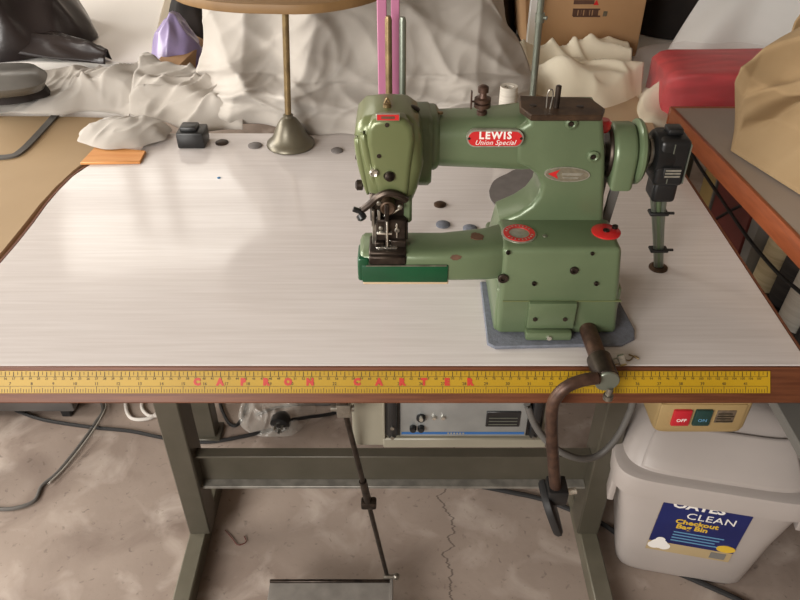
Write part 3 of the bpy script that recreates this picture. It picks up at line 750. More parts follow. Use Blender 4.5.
tube(b, k1, .0074, 14, 6); obj('bent_rod', b, 'rust', kl)
p = ony(556, 492, -.040)
b = B(); boxb(b, p.x-.012, p.x+.014, p.y-.012, p.y+.018, p.z-.014, p.z+.012, .003, 2); obj('pad_clamp', b, 'black', kl)
b = B(); cyl(b, (p.x+.014, p.y, p.z), (p.x+.026, p.y, p.z+.003), .0045, n=12); obj('wing_screw', b, 'bright_steel', kl, label='bright set screw')
# the pad: a tilted oval plate seen nearly edge on
b = B()
loft(b, [((-.004, 0, 0), (0, .027, 0), (0, 0, .036), 3), ((.0, 0, 0), (0, .030, 0), (0, 0, .039), 3), ((.005, 0, 0), (0, .030, 0), (0, 0, .039), 3), ((.008, 0, 0), (0, .026, 0), (0, 0, .035), 3)], n=36)
b.transform(Matrix.Translation((p.x-.004, p.y+.002, p.z-.036)) @ Matrix.Rotation(math.radians(-20), 4, 'Y') @ Matrix.Rotation(math.radians(2), 4, 'Z'))
obj('knee_pad', b, 'black_matt', kl)
b = B(); q = onz(625, 359); tube(b, [(q.x-.005, q.y, TOP+.0012), (q.x+.004, q.y-.004, TOP+.0012), (q.x+.012, q.y+.004, TOP+.0012), (q.x+.016, q.y-.001, TOP+.0012), (q.x+.01, q.y+.004, TOP+.0012), (q.x+.006, q.y+.007, TOP+.0012)], .0009, 6, 5)
single('thread_snippet', b, 'brass_rod', 'curly brown thread snippet on the table beside the knee lifter rod', 'thread')

# ================================================================== UNDER THE TABLE
# motor control unit
cyf = .10
L_, R_ = ony(352, 425, cyf), ony(546, 425, cyf)
cz0 = ony(450, 446, cyf).z
cu = thing('motor_control_unit', ((L_.x+R_.x)/2, cyf+.08, cz0), 'grey motor control box with a silver front panel slung under the table', 'control box')
b = B(); boxb(b, L_.x, R_.x, cyf, cyf+.17, cz0, TOP-.03, .004, 2); obj('case', b, 'control_case', cu)
a_, c_ = ony(386, 434, cyf), ony(540, 434, cyf)
pz0, pz1 = a_.z, a_.z+.088
b = B(); boxb(b, ony(383, 440, cyf).x, ony(546, 440, cyf).x, cyf-.006, cyf+.002, cz0+.002, pz0-.004, .002, 1); boxb(b, ony(383, 440, cyf).x, ony(385.5, 440, cyf).x, cyf-.006, cyf+.002, pz0-.006, pz1, .001, 1); obj('front_bezel', b, 'control_case', cu)
b = B(); boxb(b, a_.x, c_.x, cyf-.003, cyf+.002, pz0, pz1); bk = obj('panel_recess', b, 'black', cu)
fa, fc = ony(400, 433, cyf-.006), ony(526, 433, cyf-.006)
b = B(); boxb(b, fa.x, fc.x, cyf-.006, cyf-.001, pz0+.002, pz1-.002, .001, 1); fp_ = obj('front_panel', b, 'control_face', cu, label='silver front panel')
b = B(); boxb(b, fa.x+.002, fc.x-.003, cyf-.0066, cyf-.005, pz0+.0065, pz0+.011); obj('stripe', b, 'blue_stripe', fp_, label='blue stripe')
b = B()
for k in range(6): boxb(b, ony(447+k*3, 431, cyf).x, ony(448.8+k*3, 431, cyf).x, cyf-.007, cyf-.0062, pz0+.0072, pz0+.0104)
obj('small_print', b, 'plate_silver', fp_)
def kn(px, py, r, h, m_, lab=None):
    p = ony(px, py, cyf-.006); b = B(); lathe(b, [(r, 0), (r, h*.7), (r*.8, h), (0, h)], (p.x, cyf-.006, p.z), (0, -1, 0), 18); obj('knob', b, m_, fp_, label=lab)
kn(413, 427, .0050, .008, 'black'); kn(421, 427, .0050, .008, 'black'); kn(421, 417, .0068, .006, 'black')
kn(434, 417, .0034, .004, 'bright_steel', 'bright indicator'); kn(443, 417, .0034, .004, 'bright_steel', 'bright indicator')
p = ony(421, 418, cyf-.012); b = B(); cyl(b, (p.x, cyf-.011, p.z), (p.x, cyf-.02, p.z+.004), .0028, n=12); obj('toggle', b, 'bright_steel', fp_, label='bright key switch')
a1, c1 = ony(486, 419, cyf-.006), ony(520, 419, cyf-.006); a1.z, c1.z = ony(500, 411, cyf-.006).z, ony(500, 426, cyf-.006).z; b = B(); boxb(b, a1.x, c1.x, cyf-.008, cyf-.005, c1.z, a1.z, .0008, 1); rt = obj('rating_plate', b, 'black', fp_, label='black plate at the right of the panel')
b = B()
for k in range(3): boxb(b, a1.x+.004, c1.x-.004, cyf-.0086, cyf-.0075, c1.z+.005+k*.0065, c1.z+.0062+k*.0065)
obj('print_line', b, 'grey_rod', rt)
for x0_, x1_ in ((388, 397), (528, 537)):
    u, v = ony(x0_, 432, cyf-.004), ony(x1_, 432, cyf-.004); b = B(); boxb(b, u.x, v.x, cyf-.016, cyf-.002, pz0+.006, pz1-.004, .004, 2); h_ = obj('handle', b, 'black', cu)
    b = B()
    for dz in (.010, .030): lathe(b, [(.003, 0), (.003, .002), (0, .002)], ((u.x+v.x)/2, cyf-.016, pz0+dz), (0, -1, 0), 12)
    obj('screw', b, 'steel', h_)
# grey hose looping under the table
b = B(); tube(b, [ony(*q) for q in ((527, 404, .09), (535, 425, .085), (548, 442, .08), (565, 454, .075), (585, 459, .075), (602, 453, .08), (618, 436, .085), (630, 412, .09), (634, 398, .09))] + [Vector((ony(634, 398, .09).x+.005, .1, TOP-.035))], .0052, 10, 6)
single('grey_hose', b, 'grey_cable', 'grey cable hanging in a loop below the table edge by the right leg', 'cable')
# switch box
sw = thing('switch_box', (.37, .05, .66), 'cream electrical switch box with red and green buttons under the front edge', 'switch box')
sy = .018
q = [ony(*k) for k in ((654, 434, sy), (746, 434, sy))]
zb = q[0].z-.006; sx0, sx1 = q[0].x+.002, q[1].x-.001
b = B()
loft(b, [((( sx0+sx1)/2, sy+.055, zb), ((sx1-sx0)/2-.002, 0, 0), (0, .045, 0), 9), (((sx0+sx1)/2, sy+.055, zb+.004), ((sx1-sx0)/2, 0, 0), (0, .049, 0), 10), (((sx0+sx1)/2, sy+.055, zb+.012), ((sx1-sx0)/2+.001, 0, 0), (0, .05, 0), 12), (((sx0+sx1)/2, sy+.055, TOP-.03), ((sx1-sx0)/2+.002, 0, 0), (0, .05, 0), 14)], n=48)
sb = obj('case', b, 'switch_box', sw)
yfs = sy+.055-.05
def facebox(x0, y0, x1, y1, th, m_, nm, par, lab=None):
    ym_ = (y0+y1)/2; a, c = ony(x0, ym_, yfs), ony(x1, ym_, yfs); a.z = ony(x0, y0, yfs).z; c.z = ony(x1, y1, yfs).z; b = B(); boxb(b, a.x, c.x, yfs-th, yfs+.003, c.z, a.z, .0015, 2); return obj(nm, b, m_, par, label=lab), a, c
o1, a1, c1 = facebox(658, 404, 743, 428.5, .002, 'switch_box', 'front_bezel', sw)
o1, a1, c1 = facebox(671.5, 408, 689.5, 423, .006, 'red_button', 'stop_button', sw, 'red OFF button')
b = B(); text(b, 'OFF', .0075, basis(((a1.x+c1.x)/2, yfs-.0062, (a1.z+c1.z)/2-.003), X0, (0, -1, 0))); obj('lettering', b, 'white_ink', o1)
o1, a1, c1 = facebox(693, 408, 710, 423, .006, 'green_button', 'start_button', sw, 'dark green ON button')
b = B(); text(b, 'ON', .0075, basis(((a1.x+c1.x)/2, yfs-.0062, (a1.z+c1.z)/2-.003), X0, (0, -1, 0))); obj('lettering', b, 'label_cyan', o1)
o1, a1, c1 = facebox(715, 409, 734.5, 421.5, .003, 'rating', 'rating_plate', sw, 'dark grey rating plate')
b = B()
for k in range(4): boxb(b, a1.x+.002, c1.x-.002-.003*(k % 2), yfs-.0036, yfs-.0028, c1.z+.003+k*.0045, c1.z+.0045+k*.0045)
obj('print_line', b, 'ink', o1)
# treadle: pedal, pitman rod
pd = thing('foot_pedal', (-.07, .1, 0), 'grey iron treadle pedal on the floor under the table', 'pedal')
zp = .07
p0, p1 = onz(270, 581, zp), onz(391, 581, zp)
b = B(); boxb(b, p0.x, p1.x, p0.y-.22, p0.y, zp-.008, zp, .002, 1); obj('tread_plate', b, 'pedal', pd)
b = B(); boxb(b, p0.x, p1.x, p0.y-.004, p0.y+.002, zp-.012, zp+.004, .001, 1); obj('back_lip', b, 'dark_metal', pd)
b = B()
for x in (p0.x+.02, p1.x-.02): boxb(b, x-.008, x+.008, p0.y-.13, p0.y-.09, 0, zp-.007, .001, 1)
cyl(b, (p0.x+.0, p0.y-.11, .02), (p1.x+.0, p0.y-.11, .02), .008); obj('pivot', b, 'frame', pd)
b = B(); boxb(b, p1.x-.002, p1.x+.004, p0.y-.16, p0.y+.006, zp-.02, zp+.008, .001, 1); obj('side_flange', b, 'pedal', pd)
q0 = ony(344, 408, .07); q1 = Vector((p1.x-.008, p0.y+.006, zp+.012))
pr = thing('treadle_rod', (q1.x, q1.y, q1.z), 'thin dark treadle rod linking the pedal to the motor lever', 'rod')
qm = q0.lerp(q1, .47)
b = B(); cyl(b, q0, q1, .0042, n=12); obj('rod', b, 'dark_metal', pr)
b = B(); cyl(b, q0.lerp(q1, .36), q0.lerp(q1, .5), .0062, n=14); obj('sleeve', b, 'dark_metal', pr)
b = B(); pw_ = q0.lerp(q1, .49); boxb(b, pw_.x-.012, pw_.x+.013, pw_.y-.008, pw_.y+.008, pw_.z-.008, pw_.z+.008, .003, 2); obj('clamp', b, 'dark_metal', pr)
b = B(); cyl(b, q1+Vector((-.006, -.004, 0)), q1+Vector((.022, -.004, 0)), .0045, n=12); sphere(b, q1+Vector((.018, -.004, 0)), .007); obj('ball_joint', b, 'steel', pr)
b = B(); boxb(b, q0.x-.010, q0.x+.010, q0.y-.008, q0.y+.008, q0.z-.012, q0.z+.012, .002, 2); cyl(b, q0+Vector((-.018, 0, 0)), q0+Vector((.014, 0, 0)), .005, n=12); obj('lever_clamp', b, 'steel', pr)
b = B(); boxb(b, q0.x-.005, q0.x+.006, q0.y-.006, q0.y+.006, q0.z+.01, TOP-.03, .001, 1); obj('motor_lever', b, 'dark_metal', pr)
# red plastic twist of wire on the floor
b = B(); tube(b, [onz(*k, .003) for k in ((225, 530), (232, 538), (238, 545), (246, 542), (244, 536))], .0009, 6, 5); single('copper_wire_scrap', b, 'oxblood', 'reddish scrap of wire on the floor by the left foot', 'wire')

# cables on the floor, left
def cable(pts, r, m_, label, z=None):
    b = B(); tube(b, [onz(p[0], p[1], (p[2] if len(p) > 2 else 0)+r) for p in pts], r, 8, 7); return single('floor_cable', b, m_, label, 'cable', 'cables on the floor')
cable(((-40, 392), (0, 403), (20, 412), (45, 420), (90, 427), (130, 431), (165, 438), (205, 442), (245, 436), (285, 426)), .0045, 'black_matt', 'black cable running across the floor from the left to the plug by the leg')
cable(((-30, 505), (0, 509), (20, 507), (35, 500), (42, 486), (58, 472), (80, 445), (96, 422), (103, 410), (98, 396), (90, 390)), .0042, 'grey_cable', 'grey cable curving from the left frame edge toward the grey case')
cable(((48, 484, .006), (66, 466, .006), (88, 438, .012), (102, 416, .012), (106, 404, .006), (100, 392, .004)), .0022, 'pale_cable', 'thin pale cable lying along the grey curved cable')
cable(((125, 396), (127, 412), (134, 419), (150, 418), (160, 410)), .0045, 'white_cable', 'white cable loop on the floor left of the table leg')
cable(((143, 396), (142, 408), (150, 416), (162, 414)), .0045, 'white_cable', 'white cable bend touching the left table leg')
cable(((219, 396), (222, 410), (230, 424), (238, 424), (245, 410), (248, 395)), .0042, 'black_matt', 'black cable loop hanging on the floor beside the grey post')
cable(((480, 486), (510, 492), (545, 500), (590, 518), (612, 530), (650, 560), (690, 578), (735, 598), (760, 612)), .0055, 'black_matt', 'black cable running along the floor past the right leg under the bin')
cable(((290, 420, .02), (310, 417, .01), (330, 414), (345, 408), (350, 398)), .0045, 'black_matt', 'black cable leading from the plug toward the control box')
cable(((255, 415), (275, 408), (300, 404), (330, 404), (346, 400)), .004, 'grey_cable', 'grey cable behind the plug on the floor')
# plug
pp = onz(280, 424, .02)
pg = thing('power_plug', (pp.x, pp.y, 0), 'black round power plug on the floor beside the clear plastic bag', 'plug')
b = B(); lathe(b, [(.016, 0), (.024, .004), (.025, .02), (.018, .034), (.009, .042)], (pp.x, pp.y-.012, .024), (.15, .9, .1), 20); obj('body', b, 'black', pg)
b = B()
for dx, dz in ((-.008, .006), (.008, .006), (0, -.008)): box(b, (pp.x+dx, pp.y-.02, .024+dz), (.006, .016, .002))
obj('pin', b, 'steel', pg)
b = B(); cyl(b, (pp.x-.004, pp.y+.0, 0), (pp.x-.004, pp.y, .012), .012); obj('cord_grip', b, 'black_matt', pg)
# clear plastic bag on the floor
bc = onz(276, 418, 0)
single('plastic_bag', lump(bc.x, bc.y+.02, .10, .085, .035, 3.3, .9, .05, 16, 0.0), 'clear_bag', 'crumpled clear plastic bag on the floor behind the plug', 'bag', smooth=180)
# grey post behind the left leg and grey case
pa, pb_ = onz(196, 440, 0), onz(217, 440, 0)
ps = thing('steel_post', ((pa.x+pb_.x)/2, pa.y, 0), 'grey-green steel post standing on the floor behind the left table leg', 'post')
b = B(); boxb(b, pa.x, pb_.x, pa.y, pa.y+.04, 0, .74, .003, 1); obj('upright', b, 'frame', ps)
b = B(); boxb(b, pa.x-.01, pb_.x+.01, pa.y-.01, pa.y+.05, 0, .012, .002, 1); obj('foot_plate', b, 'frame', ps)
g1 = onz(76, 415, .012)
gc = thing('floor_case', (g1.x-.2, g1.y+.15, 0), 'grey metal case on the floor at the left edge', 'case')
b = B(); boxb(b, g1.x-.42, g1.x, g1.y, g1.y+.3, .022, .2, .006, 2); obj('body', b, 'case_grey', gc)
for dx in (-.02, -.36):
    b = B(); boxb(b, g1.x+dx-.02, g1.x+dx+.005, g1.y+.004, g1.y+.03, 0, .024, .003, 1); obj('foot', b, 'black_matt', gc)

# ================================================================== BIN
bl, br = onz(617, 566, 0), onz(740, 588, 0)
yaw = math.atan2((br-bl).y, (br-bl).x)
mid = (bl+br)/2; nb = Vector((-math.sin(yaw), math.cos(yaw), 0))
W0 = (br-bl).length/2+.006; D0 = .10
cB = mid + nb*(D0-.004)
bn = thing('swing_bin', (cB.x, cB.y, 0), 'white plastic swing-top bin with a blue and cream label on its front', 'bin', rot=(0, 0, yaw))
W1, D1, HB = .172, .128, .30
def rr(z, w, d_, e=7, ox=0, oy=0): return ((ox, oy, z), (w, 0, 0), (0, d_, 0), e)
b = B(); loft(b, [rr(0, W0-.01, D0-.01), rr(.003, W0-.004, D0-.004), rr(.012, W0, D0), rr(HB*.5, (W0+W1)/2-.006, (D0+D1)/2-.004), rr(HB-.03, W1-.006, D1-.006), rr(HB-.005, W1-.004, D1-.004)], n=64)
obj('body', b, 'bin_white', bn, local=True)
b = B(); loft(b, [rr(HB-.036, W1+.001, D1+.001), rr(HB-.034, W1+.006, D1+.006), rr(HB+.006, W1+.009, D1+.009), rr(HB+.014, W1+.006, D1+.006), rr(HB+.018, W1-.004, D1-.004)], n=64); obj('rim', b, 'bin_white', bn, local=True)
# domed lid
LS = ((.012, .006, .006, 0), (.035, .012, .020, .006), (.065, .026, .044, .012), (.090, .050, .068, .016), (.104, .085, .090, .018), (.108, .12, .105, .018))
b = B(); loft(b, [rr(HB+h, W1-w_, D1-d_, 5, 0, oy) for h, w_, d_, oy in LS], n=72); lid = obj('lid', b, 'bin_white', bn, local=True, smooth=70)
def flapf(u, v):
    h = .020+.062*v
    for (h0, w0, d0, o0), (h1, w1, d1, o1) in zip(LS, LS[1:]):
        if h <= h1:
            t_ = (h-h0)/(h1-h0); wd = W1-(w0+(w1-w0)*t_); dp = D1-(d0+(d1-d0)*t_); oy = o0+(o1-o0)*t_; break
    x = (-.82+1.66*u)*wd
    yy = -dp*max(0, 1-abs(x/wd)**5)**.2 + oy
    return (x, yy-.003, HB+h+.003)
b = grid(flapf, 40, 16); obj('swing_flap', b, 'bin_white', bn, local=True, solid=.005)
for sgn in (-1, 1):
    b = B(); boxb(b, sgn*(W1-.004)-.006, sgn*(W1-.004)+.006, -.095, -.055, HB-.10, HB-.03, .003, 2); obj('clip', b, 'bin_white', bn, local=True)
# label on the sloping front wall
th = math.atan2((D1-.006)-D0, HB-.042)
def fy(z): return -(D0 + (D1-.006-D0)*(z-.012)/(HB-.042))
LM = Matrix.Translation((0, 0, 0))
def lp(x, z, off): return (x, fy(z)-off-.0005, z)
def lab(x0, x1, z0, z1, off, sh=0):
    t = bmesh.new(); vs = [t.verts.new(lp(x0, z0, off)), t.verts.new(lp(x1, z0, off)), t.verts.new(lp(x1, z1, off)), t.verts.new(lp(x0, z1, off)),
                           t.verts.new(lp(x0, z0, off-.002)), t.verts.new(lp(x1, z0, off-.002)), t.verts.new(lp(x1, z1, off-.002)), t.verts.new(lp(x0, z1, off-.002))]
    for f_ in ((0, 1, 2, 3), (7, 6, 5, 4), (0, 4, 5, 1), (1, 5, 6, 2), (2, 6, 7, 3), (3, 7, 4, 0)): t.faces.new([vs[i] for i in f_])
    return t
def lbm(x, z, off=.002):
    n_ = Vector((0, -math.cos(th), -math.sin(th)))
    return basis(lp(x, z, off), X0, n_)
lx0, lx1, lz0, lz1 = -.082, .072, .092, .262
lbl = obj('label', lab(lx0, lx1, lz0, lz1, .0012), 'label_cream', bn, label='blue and cream paper label', local=True)
obj('blue_field', lab(lx0, lx1, lz0+.032, lz1, .0016), 'label_blue', lbl, label='dark blue field', local=True)
b = B(); text(b, 'OATES', .031, lbm(-.020, lz1-.009), bold=.0009, spacing=.95); o_ = obj('brand_lettering', b, 'white_ink', lbl, local=True)
b = B(); text(b, 'CLEAN', .027, lbm(.008, lz1-.040), spacing=1.05); obj('title_lettering', b, 'white_ink', lbl, local=True)
b = B(); text(b, 'Checkout', .019, lbm(-.012, lz1-.061), bold=.0006); text(b, 'Bag Bin', .019, lbm(-.017, lz1-.077), bold=.0006); obj('yellow_lettering', b, 'label_yellow', lbl, label='yellow lettering', local=True)
b = B()
for k in range(4): merge(b, lab(-.045, .045-.006*(k % 3), lz1-.098-k*.0095, lz1-.0945-k*.0095, .002))
obj('print_line', b, 'label_cyan', lbl, local=True)
b = B(); prism(b, [(math.cos(2*PI*i/20)*.017, math.sin(2*PI*i/20)*.011) for i in range(20)], -.0006, .0006, axis='z'); b.transform(lbm(.056, lz0+.044)); obj('yellow_oval', b, 'label_yellow', lbl, label='yellow oval', local=True)
b = B()
for q_ in ((-.062, .026, .016), (-.070, .02, .012), (-.052, .02, .012), (-.062, .040, .009)): sphere(b, (0, 0, 0), 1, (q_[2], q_[2], .0004), 14) if False else (lambda t: (bmesh.ops.create_circle(t, cap_ends=True, segments=16, radius=q_[2]), t.transform(lbm(q_[0], lz0+q_[1], .0022+.0002*q_[2]*100)), merge(b, t)))(bmesh.new())
obj('picture', b, 'white_ink', lbl, label='white bag picture', local=True)
b = B(); merge(b, lab(.034, .062, lz0+.006, lz0+.026, .0018)); obj('small_panel', b, 'grey_box', lbl, local=True)

# ================================================================== BACKGROUND TABLE AND THINGS ON THE LEFT

b = B(); boxb(b, -1.6, .5, .815, 2.1, BT-.03, BT, .004, 1)
bt = thing('back_table', (-.5, 1.4, 0), 'long work table behind, mostly hidden under white cloths', 'table')
obj('tabletop', b, 'white_board', bt)
for x, y in ((-1.5, .9), (-1.5, 2.0), (.4, .95), (.4, 2.0)):
    b = B(); boxb(b, x-.025, x+.025, y-.025, y+.025, 0, BT-.03, .003, 1); obj('leg', b, 'frame', bt)
# tan board at the left
tb = [onz(*q, TOP-.02) for q in ((-130, 330), (-10, 275), (10, 253), (30, 228), (46, 207), (62, 189), (80, 172), (98, 158), (112, 146), (122, 119), (60, 117), (-140, 117))]
TL = thing('side_table', (-.9, .55, 0), 'tan-topped side table fitted into the curved left edge of the sewing table', 'table')
b = B(); prism(b, [(p.x-.012, p.y+.006) for p in tb], TOP-.045, TOP-.02, .002, 1, axis='z'); obj('tabletop', b, 'tan_board', TL)
for x, y in ((-1.05, .45), (-1.05, .72), (-.80, .74)):
    b = B(); boxb(b, x-.02, x+.02, y-.02, y+.02, 0, TOP-.044, .003, 1); obj('leg', b, 'frame', TL)
st_ = smoothpath([onz(*q, TOP-.017) for q in ((-20, 158), (10, 156), (22, 150), (38, 134), (56, 114))], 6)
b = B(); t = bmesh.new(); VV = []
for i, p in enumerate(st_):
    d_ = (st_[min(i+1, len(st_)-1)]-st_[max(i-1, 0)]).normalized(); s_ = Vector((-d_.y, d_.x, 0))*.007
    VV.append([t.verts.new(p-s_-Vector((0, 0, .0025))), t.verts.new(p+s_-Vector((0, 0, .0025))), t.verts.new(p+s_+Vector((0, 0, .001))), t.verts.new(p-s_+Vector((0, 0, .001)))])
for a_, c_ in zip(VV, VV[1:]):
    for i in range(4): t.faces.new((a_[i], c_[i], c_[(i+1) % 4], a_[(i+1) % 4]))
t.faces.new(VV[0]); t.faces.new(VV[-1]); merge(b, t)
single('grey_tape', b, 'grey_cable', 'flat grey tape strip lying on the tan table top at left', 'tape')
# orange plywood wedge
ow = [onz(*q, TOP+.004) for q in ((80, 163), (140, 162), (146, 151), (96, 146))]
b = B(); prism(b, [(p.x, p.y) for p in ow], TOP, TOP+.005, .001, 1, axis='z'); single('plywood_scrap', b, 'orange_ply', 'orange plywood scrap at the back left corner of the sewing table', 'plywood')
# small black block
p0, p1 = onz(178, 149), onz(205, 149)
b = B(); boxb(b, p0.x, p1.x, p0.y, p0.y+.045, TOP, TOP+.03, .003, 2); boxb(b, p0.x+.006, p1.x-.012, p0.y+.008, p0.y+.035, TOP+.028, TOP+.038, .003, 2)
single('black_block', b, 'black', 'small black block at the back of the table under the sheet edge', 'block')
# white dust sheet: low heap to the left
HX0, HX1 = onz(-60, 110).x-.1, -.26
HX1 = -.30
def heap(u, v):
    x = HX0 + (HX1-HX0)*u
    ks = min(1, max(0, (x+.62)/.22)); ks = ks*ks*(3-2*ks)
    fy_ = .772 - .10*ks + .022*N(x*6, 2.2) + .012*N(x*17, 5)
    dep = .17 + .05*ks
    y = fy_ + dep*v
    k = min(1, v*5)**.6
    if v > .8: k *= 1 - .9*((v-.8)/.2)**2
    kl = .35 + .65*min(1, max(0, (x+.80)/.16)); h = (.040 + .014*N(x*4, 1.1) + .006*ks)*kl
    z = (TOP-.018 if ks < .3 else TOP-.006) + .006 + k*h*(.45+.6*min(1, v*1.5)) + k*creases(x, y*1.4, 1.7, 1.25*kl) - k*.012*kl
    return (x, y + .02*N(x*12, v*3, 4)*(1-v), z)
single('white_cloth', grid(heap, 240, 64), 'sheet', 'crumpled white cloth heap along the back left behind the tan table', 'cloth', smooth=180, solid=.0015)
# cloth tail drooping over the table corner
ct = onz(124, 140)
single('cloth_corner', lump(ct.x, ct.y+.01, .085, .062, .020, 8.2, .4, .016, 14, TOP+.005), 'sheet', 'white cloth corner lying over the orange plywood scrap', 'cloth', smooth=180)
# tall draped sheet: over a covered machine
cvx0, cvx1 = -.385, .235
def drape(u, v):
    # u along x, v from the front hem up and over
    x = cvx0 + (cvx1-cvx0)*u
    hem = .662 + .028*math.sin(u*9+.6) + .02*N(x*14, 3)
    rise = .42
    prof = [(0, 0, 0), (.10, .03, .03), (.22, .085, .065), (.40, .14, .19), (.62, .18, .36), (.78, .22, .42), (1, .45, .43)]
    for (a, ya_, za_), (c, yc_, zc_) in zip(prof, prof[1:]):
        if v <= c:
            t_ = (v-a)/(c-a); t2 = t_*t_*(3-2*t_)*.4 + t_*.6; yy = ya_+(yc_-ya_)*t2; zz = za_+(zc_-za_)*t2; break
    k = min(1, v*7)
    lower = max(0, 1-v*1.9)
    hgt = v*.60
    amp = .055*folds(x, hgt, 4.2, 2.4, -.95, 3.6) + .04*folds(x, hgt, 5.5, 6.6, .75, 3.2) + .016*folds(x, hgt, 13, 1.9, -.6, 3.4) + lower*creases(x, hgt*1.6, 9.9, 1.2)
    ef = min(1, min(u, 1-u)*7)
    side = (1-ef)*.09
    fl = -.05*(1-u)**6*max(0, 1-v*2.2) + .03*u**8*math.sin(v*9)
    return (x + fl + .018*N(v*5, u*4, 2), hem + yy - amp*.8*k + side, TOP + .004 + zz*(.6+.4*ef) + amp*.35*k)
single('dust_sheet', grid(drape, 170, 150), 'sheet', 'tall white dust sheet draped over a shape behind the bell stand and machine', 'sheet', smooth=180, solid=.0015)
# white board lying on the table
wb = [onz(*q, .83) for q in ((30, 0), (166, -12), (149, 74), (92, 66))]
b = B()
q = [onz(*k, .79) for k in ((-60, -20), (170, -22), (150, 62), (-60, 62))]
prism(b, [(p.x, p.y) for p in q], .766, .79, .002, 1, axis='z')
prism(b, [(q[0].x+.1, q[0].y-.1), (q[1].x-.1, q[1].y-.1), (q[2].x-.1, q[2].y+.08), (q[3].x+.1, q[3].y+.08)], BT, .767, 0, 1, axis='z')
single('white_board', b, 'white_board', 'thick white board lying flat behind the white cloth heap', 'board')
p, r_ = q[1]+Vector((.004, 0, 0)), q[2]+Vector((.004, 0, 0))
b = B(); d_ = Vector((p.x-r_.x, p.y-r_.y, 0)).normalized(); n_ = Vector((d_.y, -d_.x, 0))
prism(b, [(r_.x, r_.y), (p.x, p.y), (p.x+n_.x*.022, p.y+n_.y*.022), (r_.x+n_.x*.022, r_.y+n_.y*.022)], BT, .800, .001, 1, axis='z')
single('wooden_batten', b, 'board_edge', 'beige wooden batten along the right side of the white board', 'batten')
# black vinyl garments
p = onz(10, 20, .85)
b = lump(p.x-.10, p.y+.06, .25, .20, .13, 4.4, -.5, .10, 6, .791, st=3.5)
single('black_vinyl_garment', b, 'black_vinyl', 'crumpled shiny black vinyl garment at the top left', 'garment', smooth=180)
p = onz(62, 62, .85)
def sleeve(u, v):
    a = onz(8, 36, .815); c = onz(108, 60, .797)
    q_ = a.lerp(c, u); w = .075*(1-.8*u**1.5)
    k = math.sin(PI*v)
    return (q_.x + (v-.5)*w*.3, q_.y + (v-.5)*2*w, q_.z-.004 + k*.035*(1-.5*u) + .018*k*folds(u*.4, v*.3, 12, 3.1, .1, 3))
single('black_sleeve', grid(sleeve, 50, 24), 'black_vinyl', 'black garment sleeve spread over the white board', 'garment', smooth=180, solid=.002)
p = onz(-8, 72, .84)
b = B(); loft(b, [((p.x, p.y, .806), (.085, .02, 0), (-.015, .05, 0), 3), ((p.x, p.y, .824), (.095, .02, 0), (-.02, .06, 0), 3), ((p.x, p.y, .84), (.08, .018, 0), (-.018, .045, 0), 3)], n=40)
pk = onz(4, 92, .79); single('black_rag', lump(pk.x-.03, pk.y+.03, .11, .055, .040, 3.7, .2, .02, 14, .770), 'black_cloth', 'black rag under the dark grey pad at the left frame edge', 'cloth', smooth=180)
M['grey_leather'] = mat('grey_leather', '#5c5a56', .3, c2='#6a6762', nscale=9)
single('grey_cushion', b, 'grey_leather', 'glossy dark grey pad in front of the black garments', 'pad', smooth=60)
# purple plastic bag, tan box, dark cloth at its back
p = onz(176, 40, .82)
single('purple_bag', lump(p.x+.0, p.y-.01, .065, .085, .115, 7.7, .9, .06, 12, BT), 'purple_bag', 'translucent purple plastic bag beside the wooden batten', 'bag', smooth=180)
q = [onz(*k, BT+.065) for k in ((176, 69), (206, 40), (186, 30), (158, 59))]
b = B(); prism(b, [(v.x, v.y) for v in q], BT, BT+.065, .002, 1, axis='z'); single('small_carton', b, 'cardboard', 'small tan carton lying left of the tall white sheet', 'box')
p = onz(183, 2, .85)
single('dark_bundle', lump(p.x-.01, p.y+.11, .07, .09, .10, 2.9, .3, .04, 10, BT), 'black_cloth', 'dark cloth bundle behind the purple bag', 'cloth', smooth=180)

# ================================================================== BELL STAND WITH WOODEN TRAY
bp0 = onz(291, 150)
by = .602; bxp = ony(291, 146, by).x
bs_ = thing('thread_stand', (bxp, by, TOP), 'bell-based brass thread stand carrying a wooden tray', 'thread stand')
b = B(); lathe(b, [(.043, 0), (.044, .002), (.043, .006), (.038, .010), (.031, .018), (.026, .030), (.020, .042), (.014, .05), (.009, .053), (.009, .058), (.0055, .06)], (bxp, by, TOP+.001), n=44); obj('bell_base', b, 'bell', bs_)
ztray = 1.040
xt = ony(287, 8, by-.15).x*1.14
b = B(); cyl(b, (bxp, by, TOP+.055), (xt, by, ztray), .0058, n=16); obj('rod', b, 'brass_rod', bs_)
b = B(); lathe(b, [(.006, 0), (.012, .003), (.012, .014), (.008, .018)], (xt, by, ztray-.019), n=20); obj('collar', b, 'bell', bs_)
outl = []
for i in range(64):
    a = 2*PI*i/64; r = .176*(1+.03*math.cos(2*a+.3) - .035*max(0, math.cos(a+PI/2))**30 + .012*math.cos(5*a))
    outl.append((xt + .002+ math.cos(a)*r*1.02, by + math.sin(a)*r))
b = B(); prism(b, outl, ztray, ztray+.014, .002, 2, axis='z')
M['tray_wood'] = mat('tray_wood', '#8a6b44', .55, c2='#7a5d3a', nscale=6, stretch=(1, 8, 1))
obj('tray', b, 'tray_wood', bs_, label='tan wooden tray')
